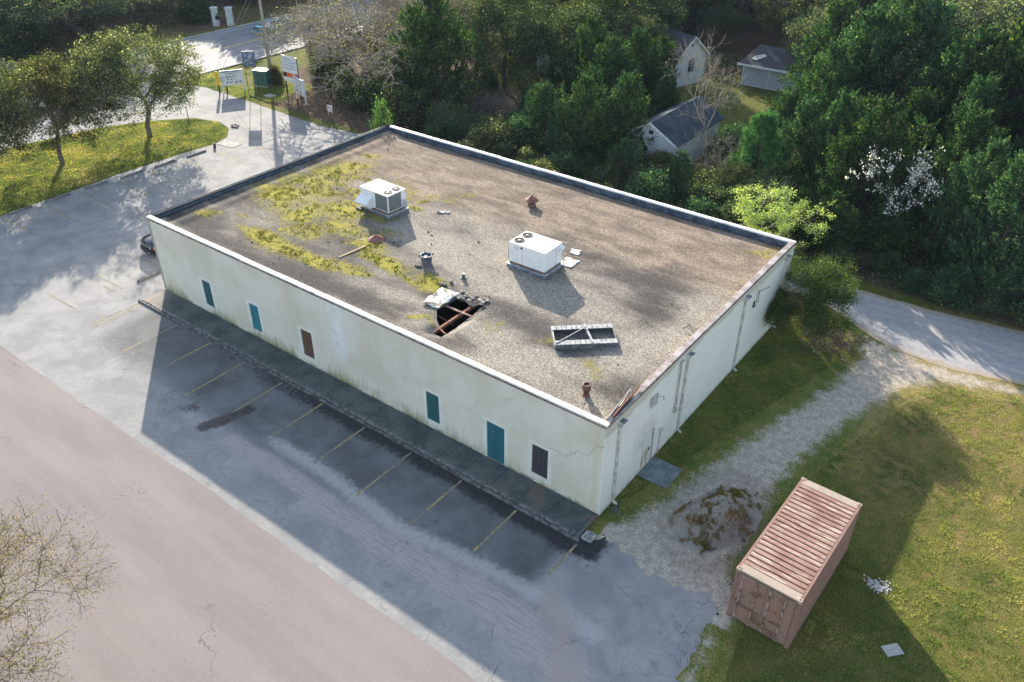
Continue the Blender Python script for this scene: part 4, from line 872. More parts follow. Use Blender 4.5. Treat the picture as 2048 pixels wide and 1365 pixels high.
def mk_oak(kind, seed, lm, bm_, levels=4, nb=3, spread=.75, tfrac=.26, up=.12, per=26, sig=.34, size=.23, nc=620, r0=.24, wide=1., cr=4.4, low=2.3):
    rs = np.random.RandomState(seed); segs, P, D = skel(seed, 10, tfrac, levels, nb, spread, .74, up, r0)
    q = np.quantile(np.hypot(P[:, 0], P[:, 1]), .9); k = cr/q; f = lambda v: np.array([v[0]*(1+(k-1)*min(1, max(0, v[2]-1)/3)), v[1]*(1+(k-1)*min(1, max(0, v[2]-1)/3)), v[2]])
    segs = [(f(a), f(b_), r_1, r_2) for a, b_, r_1, r_2 in segs]; P = np.array([f(v) for v in P])
    P = P[P[:, 2] > 2.2]; n1 = min(len(P), nc//2); C = keepn(P, n1, rs); m_ = nc-n1
    d = unit(rs.randn(m_*2, 3)); lob = .68+.5*vn(np.arctan2(d[:, 1], d[:, 0])*1.3+5, d[:, 2]*1.6+seed, .8, 2); rad = (.5+.5*rs.rand(m_*2, 1)**.6)*lob[:, None]
    E_ = d*rad*np.array([cr*1.12, cr*1.12, (9.7-low)*.5])+np.array([0, 0, (9.7+low)*.5]); E_ = E_[(d[:, 2] > -.75)][:m_]
    for e in E_[::3]:
        w_ = P[np.argmin(((P-e)**2).sum(1))]; segs.append((w_, e, .03, .014))
    C = np.concatenate([C, E_])
    hh = (C[:, 2]/10); tb = np.clip(.15+.75*rs.rand(len(C)), 0, 1)
    V, F, T = leaves(C, per, (sig, sig, sig*.7), size, rs, tbase=tb, asp=.55); tree_proto(kind, [s_ for s_ in segs if s_[2] > .012], V, F, T, lm, bm_)
mk_oak('oak_a', 11, L_oak, B_grey, spread=.8, nc=1150, per=42, sig=.27, size=.17, cr=5.5, low=.9)
mk_oak('oak_b', 23, L_oak, B_grey, spread=.7, up=.16, nc=1100, per=42, sig=.27, size=.17, cr=4.9, low=.7)
mk_oak('broad_a', 31, L_dark, B_dark, spread=.85, nc=760, per=44, sig=.31, size=.18)
mk_oak('broad_b', 47, L_blue, B_grey, spread=.8, nc=760, per=44, sig=.31, size=.18)
mk_oak('big_oak', 59, L_blue, B_dark, spread=1.15, tfrac=.17, up=.05, nc=1300, per=40, sig=.34, size=.19, r0=.6, cr=8.2, low=4.3)
def mk_cedar(kind, seed, R=2.4, N=420, per=70, spires=5):
    rs = np.random.RandomState(seed); cs = [(0, 0, 10., R)]+[(rs.uniform(-1, 1)*R*.75, rs.uniform(-1, 1)*R*.75, rs.uniform(6.2, 9.2), R*rs.uniform(.45, .7)) for _ in range(spires-1)]
    C = []; A = []
    for i in range(N):
        x, y, h, r = cs[rs.randint(0, spires) if rs.rand() > .35 else 0]; z = h*(.10+.88*rs.rand()**.85); rr_ = r*(1-(z/h)**2.2)**.8*(.55+.5*rs.rand())*(.85+.3*math.sin(z*3+seed)); a = rs.rand()*6.28
        C.append((x+rr_*math.cos(a), y+rr_*math.sin(a), z)); A.append((.55*math.cos(a), .55*math.sin(a), 1.1))
    C = np.array(C); A = unit(np.array(A)+rs.randn(N, 3)*.15)
    # each cluster is a tapering plume along its axis
    t_ = rs.rand(N*per, 1)**.8; Lp = rs.uniform(.7, 1.35, (N, 1)); P = np.repeat(C, per, 0)+np.repeat(A*Lp, per, 0)*t_+rs.randn(N*per, 3)*.21*(1.05-t_)
    V, F, T = leaves(P, 1, 0.001, .20, rs, axis=np.repeat(A, per, 0), ax_w=1.6, asp=.42, tbase=np.clip(np.repeat(rs.rand(N)*.75, per)+.35*t_[:, 0], 0, 1))
    segs = []
    for x, y, h, r in cs:
        p = np.array([x*.15, y*.15, -.1]) ; k = 6
        for j in range(k):
            f = (j+1)/k; q = np.array([x*(.15+.85*f), y*(.15+.85*f), h*.93*f]); segs.append((p, q, .13*(1-j/k)+.02, .13*(1-f)+.02)); p = q
    for i in range(0, N, 3):
        z = max(.3, C[i][2]-.9); segs.append((np.array([0, 0, z]), C[i], .04, .012))
    tree_proto(kind, segs, V, F, T, L_cedar, B_dark)
mk_cedar('cedar_a', 5); mk_cedar('cedar_b', 8, 2.9, 520, 70, 8); mk_cedar('cedar_c', 14, 2.0, 320, 70, 4)
def mk_bare(kind, seed, bm_, lm, levels=5, nb=3, spread=.55, up=.1, per=3, size=.12, tfrac=.22, r0=.16, sig=.18, nc=1500, lean=0, side=2, asp=.6, rmin=.012):
    rs = np.random.RandomState(seed); segs, P, D = skel(seed, 10, tfrac, levels, nb, spread, .76, up, r0, wob=.14, lean=lean, side=side)
    segs = [(a, b_, max(r*(.7 if rmin < .01 else 1), rmin*1.2), max(s_*(.7 if rmin < .01 else 1), rmin)) for a, b_, r, s_ in segs]
    C = keepn(P[P[:, 2] > 1.5], nc, rs); V, F, T = leaves(C, per, sig, size, rs, asp=asp); tree_proto(kind, segs, V, F, T, lm, bm_, 'trunk', 'crown', 4)
mk_bare('bare_tan', 71, B_tan, L_bud, per=4, size=.11, nc=2600, spread=1.05, tfrac=.17, up=.05, nb=4, r0=.3, sig=.25, rmin=.022)
mk_bare('bare_tan2', 72, B_tan, L_bud, per=4, size=.11, nc=2400, spread=.8, nb=4, sig=.25, rmin=.02)
mk_bare('bare_white', 74, B_tan, L_bud, per=1, size=.09, nc=700, spread=.75, levels=5, rmin=.009)
mk_bare('twiggy', 78, B_dark, leafmat('young_leaves', [(.09, .085, .03), (.17, .15, .05), (.30, .26, .09), (.42, .32, .16)], .4), levels=5, nb=4, per=10, size=.065, sig=.2, nc=4200, spread=.95, tfrac=.13, up=.04, rmin=.006)
mk_bare('lime_tree', 83, B_pale, L_lime, levels=4, nb=3, per=34, size=.17, sig=.2, nc=260, spread=.9, tfrac=.16, up=0, r0=.2)
mk_bare('blossom', 87, B_grey, L_white, levels=4, nb=3, per=4, size=.17, sig=.14, nc=260, spread=.42, asp=.9, tfrac=.2, side=2)
mk_bare('corner_bush', 91, B_grey, L_bright, levels=4, nb=4, per=44, size=.16, sig=.38, nc=950, spread=.85, tfrac=.12, up=0)
mk_bare('grey_thicket', 95, B_grey, L_dark, levels=4, nb=4, per=20, size=.15, sig=.5, nc=520, spread=.9, tfrac=.14, up=-.02)
def mk_bush(kind, seed, lm, N=190, per=80, R=4.2, size=.42):
    rs = np.random.RandomState(seed); d = unit(rs.randn(N, 3)); d[:, 2] = np.abs(d[:, 2]); r = R*(.55+.5*rs.rand(N, 1)); C = d*r*np.array([1, 1, 1.9]); C[:, 2] = C[:, 2]+.8
    V, F, T = leaves(C, per, .62, size, rs, asp=.55)
    segs = [(np.array([0, 0, -.1]), c*.55, .12, .07) for c in C[::5]]+[(c*.55, c, .07, .03) for c in C[::5]]
    tree_proto(kind, segs, V, F, T, lm, B_dark, 'stems', 'foliage', 4)
mk_bush('bush_dark', 101, L_dark); mk_bush('bush_cedar', 102, L_cedar); mk_bush('bush_olive', 103, L_oak); mk_bush('bush_bright', 104, L_bright, 120, 60)
def mk_pine(kind, seed):
    rs = np.random.RandomState(seed); segs = [(np.array([0, 0, -.1]), np.array([0, 0, 5.]), .18, .12), (np.array([0, 0, 5.]), np.array([.1, 0, 9.7]), .12, .03)]; C = []; A = []
    for z in np.linspace(1.6, 9.5, 15):
        for k in range(6):
            a = rs.rand()*6.28; r = (1-(z/10.6)**1.6)*3.2*rs.uniform(.7, 1.1)+.25; e = np.array([r*math.cos(a), r*math.sin(a), r*.45]); p = np.array([0, 0, z]); segs.append((p, p+e, .05, .02))
            for f in (.45, .65, .85, 1.0):
                for _ in range(2): C.append(p+e*f+rs.randn(3)*.22); A.append(unit(e+np.array([0, 0, 1.0])))
    C = np.array(C); A = np.array(A); per = 34; N = len(C)
    a = unit(np.repeat(A, per, 0)*.8+rs.randn(N*per, 3)*.75); Lp = rs.uniform(.35, .6, (N*per, 1)); P = np.repeat(C, per, 0); b_ = unit(np.cross(a, rs.randn(N*per, 3)))*.022
    V = np.stack([P-b_, P+b_, P+a*Lp+b_*.3, P+a*Lp-b_*.3], 1).reshape(-1, 3); F = np.arange(len(V)).reshape(-1, 4); T = np.repeat(np.clip(np.repeat(rs.rand(N)*.7, per)+rs.rand(N*per)*.4, 0, 1), 4)
    tree_proto(kind, segs, V, F, T, L_pine, B_dark)
mk_pine('pine', 111)

# trees that stand out
plant('oak_a', 'live_oak', -56.5, 15.2, 9.5, 'round olive live oak nearest the tip of the grass island', wide=1.05)
plant('oak_b', 'live_oak', -56.3, 7.0, 8.7, 'middle olive live oak with leaning trunk on the grass island', wide=1.0)
plant('oak_a', 'live_oak', -56.2, .6, 9.6, 'live oak cut by the left edge of the photo on the island', wide=.9, rz=2.4)
plant('oak_b', 'live_oak', -54.2, -4.2, 7.6, 'lowest live oak at the left edge, only its outer leaves showing', wide=.9, rz=4.)
plant('big_oak', 'spreading_oak', -89.8, 28.2, 9.0, 'huge spreading oak with thick forked dark trunk across the highway', rz=1.2, wide=1.45)
plant('big_oak', 'spreading_oak', -103, 33, 12, 'tall dense oak at the top left corner beyond the side road', rz=3.2, wide=1.25)
plant('bush_dark', 'large_shrub', -91, 21.5, 5.2, 'dark rounded shrub beside the side road under the big oak', 'shrub', wide=1.35)
plant('bush_dark', 'large_shrub', -97, 22.5, 5.5, 'dark shrub at the far left edge of the side road', 'shrub', wide=1.4)
plant('bush_dark', 'large_shrub', -90.2, 44, 4.2, 'round dark evergreen shrub directly behind the white pillars', 'shrub', wide=1.2)
plant('bare_tan', 'budding_tree', -50.5, 35.5, 9.6, 'large leaning tree with fine tan budding twigs over the signs', wide=1.8, rz=2.6)
plant('bare_tan', 'budding_tree', -57.5, 43.0, 9.2, 'tan budding tree behind the large leaning one near the highway', wide=1.5, rz=.6)
plant('bare_tan2', 'budding_tree', -47.5, 43.5, 10, 'bare grey budding tree left of the tall dark cedar', rz=1.)
plant('bare_tan2', 'budding_tree', -53.5, 51, 10, 'bare tan tree at the top of the photo, left of the middle', rz=3., wide=1.3)
plant('bush_dark', 'leafy_bush', -19.3, 34.0, 1.3, 'dark bush against the gable of the metal roofed shed', 'bush', wide=1.3)
plant('bush_olive', 'leafy_bush', -15.3, 33.4, 2.8, 'scrubby bush at the right corner of the metal roofed shed', 'bush', wide=1.3)
plant('cedar_b', 'cedar_tree', -40.3, 35.2, 10.6, 'tall dark cedar with visible trunk near the back corner of the roof', wide=1.35)
plant('broad_a', 'broadleaf_tree', -40.3, 46, 10.8, 'twin trunked broadleaf tree over the brush pile', wide=.95)
plant('pine', 'pine_tree', -8.3, 35, 6.6, 'bright green long needled pine in front of the yard', wide=1.05)
plant('lime_tree', 'budding_maple', -4.9, 25.9, 5.6, 'lime yellow budding tree leaning over the back parapet', wide=1.35, rz=.5)
plant('corner_bush', 'leafy_bush', 1.9, 19.2, 4.7, 'yellow green bush leaning on the back end of the side wall', 'bush', wide=1.15, rz=2.)
plant('blossom', 'flowering_pear', 2.2, 31.3, 7.6, 'slender tree dotted with white blossom', wide=.85)
plant('bare_white', 'bare_tree', -13.8, 38.6, 11.3, 'pale leafless tree rising in front of the metal roofed shed', wide=.8)
plant('bare_white', 'bare_tree', -10.5, 33.5, 5.2, 'short pale dead tree with drooping branches beside the pine', wide=1.1, rz=2.)
plant('bush_bright', 'sapling', -33.2, 21.2, 6.9, 'small bright green sapling poking above the back corner of the roof', wide=.36)
plant('bush_bright', 'young_shrub', 7.7, 29.6, 2.2, 'fresh light green shrub at the edge of the dark thicket', 'shrub', wide=1.0)
plant('twiggy', 'twiggy_tree', -11.3, -20.4, 7.7, 'twiggy tree with tiny yellow green leaves at the lower left', wide=1.2, rz=1.1)
plant('bush_olive', 'leafy_bush', -49.5, 33.2, 3.0, 'yellow green bush under the large leaning tree', 'bush', wide=1.2)
plant('bush_dark', 'leafy_bush', -46.2, 32.5, 3.2, 'dark glossy bush right of the white text sign', 'bush', wide=1.5)
plant('bush_dark', 'leafy_bush', -43.0, 32.3, 3.0, 'dark bush between the small red sign and the roof corner', 'bush', wide=1.3)
for x, y, h, q in ((-51.5, 34.5, 2.8, 'nearest the white text sign'), (-54.5, 36.5, 3.0, 'behind the tall orange striped sign'), (-58, 37.5, 3.2, 'behind the green utility box'), (-48.5, 37.5, 3.4, 'at the foot of the leaning tree'), (-61.5, 40.5, 3.4, 'beside the highway kerb'), (-57, 46, 4.2, 'below the second tan tree'), (-45.5, 38.5, 3.5, 'left of the tall dark cedar')):
    plant('bush_olive', 'scrub_bush', x, y, h, 'loose yellowish scrub bush '+q, 'bush', 'scrub under the tan trees', wide=1.2)
plant('bush_olive', 'leafy_bush', -60.2, 32.4, 2.0, 'brown green bush covering the right side of the green utility box', 'bush', wide=1.1)

# ---- the woods (TREES_BEGIN: kind, x, y, height, width)
#WB
WOODS={'cedar_a':[(-25.4,31.8,6.2,1.3),(-19.3,34.7,7.3,1.3),(-6.0,37.4,7.2,1.2),(-2.5,39.5,7.5,1.25),(4.8,37.6,8.5,1.2),(0.5,41.8,8,1.2),(-25.4,47.2,7.5,1.3),(-1.8,50.4,12,1.2),(-5.1,58.6,9.5,1.25),(-10.9,57.7,10.1,1.25),(-2.9,30.0,3.9,1.17),(9.1,29.3,9.0,1.11),(-6.4,32.1,3.8,1.01),(13.1,42.5,9.5,1.05),(4.0,41.9,9.4,0.98)],'cedar_b':[(-22.2,33.1,7.0,1.25),(-25.7,42.9,7.5,1.4),(-7.0,44.9,9.3,1.15),(-4.3,51.4,13.2,1.1),(5.6,45.7,12.5,1.15),(-25.1,51.2,6.2,1.15),(-29.8,46.2,8.0,1.3),(-9.2,43.3,5.5,1.1),(-6.3,49.8,11,1.1),(2.8,46.0,11.5,1.2),(6.9,32.0,8.5,0.99),(-41.5,121.4,9.5,0.98),(-59.6,128.4,13.0,1.03),(-47.8,111.3,12.0,1.06),(-47.0,87.8,10.1,1.22),(-63.1,66.7,10.7,1.07),(15.5,38.2,10.8,0.98),(3.5,75.3,12.4,1.22),(-24.0,119.6,10.3,1.2),(12.7,55.3,9.4,1.21),(-54.2,90.4,9.8,1.02),(-34.9,120.3,9.6,0.98),(-61.0,73.1,11.0,1.13),(-16.1,143.5,10.1,1.22),(-54.3,68.7,8.6,1.13),(-9.7,72.7,10.1,1.19),(-44.0,102.9,12.2,1.2),(-11.6,142.2,9.0,1.02),(-0.1,34.5,8.9,1.11),(-16.9,30.3,4.0,1.08),(15.0,31.7,8.9,1.15),(-59.6,101.8,9.1,0.95),(-26.9,148.5,13.5,0.99),(-23.5,30.7,4.1,0.96),(10.3,47.0,7.5,1.17),(-6.8,112.3,12.1,1.15),(-39.8,126.1,12.9,1.06),(-34.5,77.3,12.3,1.13),(-1.2,63.0,7.6,1.09),(-1.5,134.1,12.1,1.24),(-0.7,29.6,4.2,1.19),(-25.2,96.1,9.7,1.01),(-156.3,110.4,11.2,1.2),(-110.1,42.0,9.0,1.2),(-93.2,55.3,11.2,1.2),(-153.1,103.2,12.9,1.2),(-117.5,78.5,8.1,1.2),(-113.6,73.3,12.0,1.2),(-109.6,66.8,12.3,1.2),(-147.2,121.2,12.0,1.2),(-156.9,135.0,12.5,1.2),(-103.3,79.3,9.9,1.2),(-136.0,39.8,10.1,1.2),(-131.6,77.9,12.6,1.2),(-114.5,53.3,8.2,1.2),(-149.3,95.9,10.1,1.2),(-109.1,72.0,8.4,1.2),(-113.2,33.3,9.6,1.2),(-155.1,92.0,8.1,1.2),(-141.1,42.1,12.9,1.2),(-143.6,131.4,11.1,1.2)],'broad_a':[(-34.7,56.5,9.5,1.15),(-40.1,78.3,9.5,1.1),(-47.1,57.1,9,1.1),(0.1,50.5,11,1.1),(-15.1,79.6,10,1.2),(-34.1,51.1,8.5,1.1),(-35.1,63.8,9.5,1.2),(-8.4,32.2,3.9,1.02),(1.2,126.9,9.0,1.0),(7.0,96.4,12.4,1.18),(-41.0,149.7,11.5,1.18),(-48.6,121.3,11.7,1.23),(-63.6,96.0,11.9,0.97),(9.1,71.9,9.3,1.17),(-54.8,77.7,10.7,0.98),(-13.8,149.8,14.0,1.11),(3.7,148.5,12.3,1.15),(6.3,60.9,9.7,0.97),(-30.9,137.8,13.0,0.96),(-35.6,124.3,9.5,0.96),(-60.9,81.8,11.6,1.11),(-7.2,105.6,10.7,1.24),(-38.1,86.5,13.2,1.09),(-13.0,96.4,13.6,1.09),(3.8,116.0,11.5,1.22),(-13.0,102.9,10.9,1.1),(7.6,88.4,13.0,1.04),(14.1,61.8,8.4,1.17),(-8.9,88.7,9.4,1.22),(-3.2,95.8,9.5,1.22),(-49.6,134.4,13.8,1.09),(11.3,116.2,12.3,0.99),(10.4,78.7,13.4,1.08),(-56.1,133.7,9.6,1.02),(-13.7,109.4,10.8,1.19),(-7.9,119.5,10.5,1.19),(-0.7,57.5,8.6,1.22),(-1.5,108.8,9.8,0.99),(-5.3,64.4,10.4,1.15),(-20.3,105.0,10.6,0.98),(-51.8,141.8,9.8,1.08),(-5.5,77.2,9.6,1.05),(-151.9,109.9,8.9,1.2),(-124.6,45.1,11.9,1.2),(-153.6,75.7,11.3,1.2),(-154.1,86.7,10.9,1.2),(-111.4,78.3,11.7,1.2),(-119.9,34.2,8.2,1.2),(-106.0,35.1,11.1,1.2),(-160.9,49.8,10.8,1.2),(-162.7,116.3,8.5,1.2),(-115.9,94.1,9.3,1.2),(-131.3,60.0,11.7,1.2),(-131.6,90.6,8.4,1.2),(-139.2,120.4,9.0,1.2),(-163.0,122.5,10.7,1.2),(-140.8,99.9,13.0,1.2),(-117.1,59.3,12.6,1.2),(-135.5,79.9,9.0,1.2),(-136.6,60.6,12.6,1.2),(-120.6,103.7,12.5,1.2),(-122.1,50.3,8.2,1.2),(-148.8,91.5,12.2,1.2),(-162.0,77.4,11.1,1.2),(-159.9,104.2,9.7,1.2)],'broad_b':[(-46.9,66.2,9,1.2),(-30.2,55.3,7.5,1.0),(0.1,66.7,12,1.2),(6.8,55.7,12,1.1),(-13.8,65.9,8.6,1.1),(-8.5,82.1,11,1.2),(-29.6,75.3,5.0,1.2),(5.7,136.1,10.8,1.16),(-14.3,129.9,9.8,1.01),(-41.9,143.1,13.4,1.01),(-9.1,136.0,12.2,1.03),(-41.9,94.3,12.6,1.16),(-12.1,123.9,13.0,0.98),(-21.5,141.1,12.9,1.08),(-2.6,115.9,9.8,1.02),(-59.3,118.0,9.3,0.97),(0.6,89.8,13.3,0.97),(10.3,67.0,8.5,1.15),(-2.8,141.7,9.5,1.03),(6.3,129.4,9.2,1.18),(5.0,109.3,9.6,1.1),(-31.7,95.3,9.0,1.01),(-39.2,66.6,11.4,0.96),(-57.2,63.6,8.5,1.22),(-17.2,73.8,9.8,0.95),(-18.1,88.3,11.2,1.14),(-16.4,117.8,13.8,1.13),(-49.0,97.1,10.5,0.99),(-34.8,130.0,13.9,1.09),(-22.3,132.6,11.1,1.17),(-32.3,147.3,12.3,0.95),(-24.3,89.7,10.4,1.03),(-61.8,149.5,9.6,1.22),(11.3,100.8,11.6,0.96),(-57.0,145.1,11.3,1.25),(-46.7,75.1,9.7,1.03),(14.3,46.1,7.6,1.24),(-40.5,134.4,11.1,1.06),(-62.7,111.8,13.2,1.09),(7.7,142.7,12.7,0.96),(-15.9,136.0,12.9,1.09),(12.0,84.4,9.1,1.21),(-164.0,83.8,8.1,1.2),(-151.9,119.8,11.0,1.2),(-127.4,55.2,8.2,1.2),(-163.7,109.7,12.2,1.2),(-157.3,125.3,10.3,1.2),(-145.2,85.3,10.3,1.2),(-101.3,61.9,12.5,1.2),(-94.9,68.0,10.0,1.2),(-104.0,67.7,12.8,1.2),(-141.6,60.3,8.1,1.2),(-161.2,41.4,11.9,1.2),(-157.4,56.9,11.0,1.2),(-139.3,36.3,10.8,1.2),(-146.0,37.1,12.2,1.2),(-130.8,31.0,9.5,1.2),(-153.6,59.7,10.8,1.2),(-129.0,115.1,8.0,1.2),(-124.5,40.3,10.9,1.2),(-106.8,76.9,8.3,1.2),(-163.1,144.9,9.0,1.2),(-121.1,83.7,9.8,1.2),(-161.0,92.1,9.1,1.2),(-145.6,112.6,12.4,1.2),(-126.5,74.3,10.7,1.2),(-155.0,115.1,8.2,1.2),(-140.4,92.2,8.3,1.2),(-115.0,81.2,8.1,1.2),(-121.0,28.9,9.8,1.2),(-91.6,79.5,11.8,1.2),(-154.0,65.1,9.7,1.2),(-163.0,100.7,10.6,1.2),(-137.9,87.7,11.3,1.2),(-113.7,100.3,9.7,1.2),(-128.8,36.7,12.2,1.2),(-163.2,45.0,8.7,1.2),(-146.4,61.0,12.5,1.2),(-157.5,61.5,8.2,1.2),(-132.1,64.7,11.8,1.2),(-117.6,36.5,8.8,1.2),(-150.0,85.5,9.8,1.2),(-107.7,52.0,9.6,1.2),(-143.2,49.0,12.8,1.2),(-114.4,46.7,12.2,1.2),(-156.1,82.6,11.3,1.2),(-105.6,57.0,10.1,1.2),(-134.5,114.4,12.0,1.2),(-130.2,96.8,10.0,1.2),(-164.0,89.5,8.8,1.2),(-97.2,58.2,11.1,1.2),(-152.3,134.2,8.4,1.2),(-126.3,25.6,8.2,1.2),(-110.8,58.5,12.9,1.2),(-163.7,129.5,12.5,1.2)],'cedar_c':[(8.9,39.8,9,1.3),(-20.9,44.6,5.0,1.3),(9.0,50.3,7.1,1.16),(-3.2,36.4,8.5,1.08),(-12.1,30.2,4.3,1.25)],'oak_a':[(-54.3,118.6,11.7,1.08),(-4.9,146.7,10.9,1.04),(-35.6,142.3,12.2,1.14),(-53.9,104.7,13.2,1.13),(-20.5,110.3,10.9,1.09),(1.8,103.9,11.1,1.12),(-58.1,122.6,10.8,1.07),(-0.3,121.3,9.9,1.15),(-24.3,124.7,9.1,0.99),(-3.3,128.9,12.1,0.99),(-57.1,97.3,9.3,1.22),(-0.5,80.2,11.4,1.16),(-44.3,116.9,10.1,1.14),(7.0,122.3,12.1,1.25),(-4.3,72.4,9.5,1.21),(-36.7,116.6,9.1,1.2),(-63.9,90.4,9.2,1.12),(-49.0,62.1,7.1,1.12),(-20.3,79.0,12.1,1.0),(-8.8,129.4,11.4,1.15),(-32.5,89.2,11.5,1.05),(-17.7,101.3,9.4,0.97),(-56.5,138.7,10.5,1.0),(-13.1,83.9,10.9,1.09),(-29.9,124.3,10.9,1.02),(-43.3,68.8,8.7,1.1),(-126.6,110.4,11.4,1.2),(-110.1,83.0,10.3,1.2),(-107.9,92.9,10.4,1.2),(-120.3,97.6,8.3,1.2),(-156.8,141.7,9.6,1.2),(-140.3,112.0,8.7,1.2),(-114.7,28.1,9.3,1.2),(-125.9,105.9,10.4,1.2),(-136.7,48.4,12.6,1.2),(-133.6,106.1,12.7,1.2),(-148.0,48.7,8.8,1.2),(-107.8,62.1,9.0,1.2),(-131.9,52.0,10.8,1.2),(-157.7,45.3,11.0,1.2),(-158.5,74.8,10.6,1.2),(-139.5,31.7,11.0,1.2),(-116.3,85.8,11.7,1.2)],'grey_thicket':[(-21.1,97.3,9.1,1.08),(-30.0,118.9,13.8,1.01),(-58.6,88.5,11.9,0.97),(-62.7,105.2,13.0,1.0),(-50.5,83.9,12.4,1.16),(-54.7,112.0,11.7,1.06),(-27.4,101.3,12.9,1.05),(-62.8,141.6,13.2,1.05),(-61.3,133.5,9.4,1.18),(-50.0,149.2,10.2,1.12),(-40.3,111.8,13.2,1.25),(-55.4,72.6,7.5,1.22),(-5.5,30.0,4.8,1.06),(9.5,108.1,9.1,0.98),(-46.2,127.6,9.5,1.13),(-50.2,69.5,10.0,1.09),(-63.8,124.2,10.2,1.2),(-3.2,45.3,7.5,1.11),(-33.2,29.4,3.9,1.17),(-95.8,80.6,8.9,1.2),(-125.0,67.3,8.6,1.2),(-124.7,60.5,11.3,1.2),(-161.8,59.7,8.6,1.2),(-141.7,54.6,9.9,1.2),(-155.6,97.7,11.7,1.2),(-137.3,75.4,12.3,1.2),(-160.2,86.2,12.5,1.2),(-142.5,106.4,12.5,1.2),(-93.2,60.2,10.3,1.2),(-159.0,79.9,8.4,1.2),(-104.9,88.0,11.6,1.2),(-92.6,71.7,8.2,1.2),(-125.1,90.2,12.2,1.2),(-154.1,50.1,11.8,1.2),(-162.9,137.7,10.7,1.2),(-147.1,70.6,8.5,1.2),(-129.5,84.9,12.3,1.2)]}
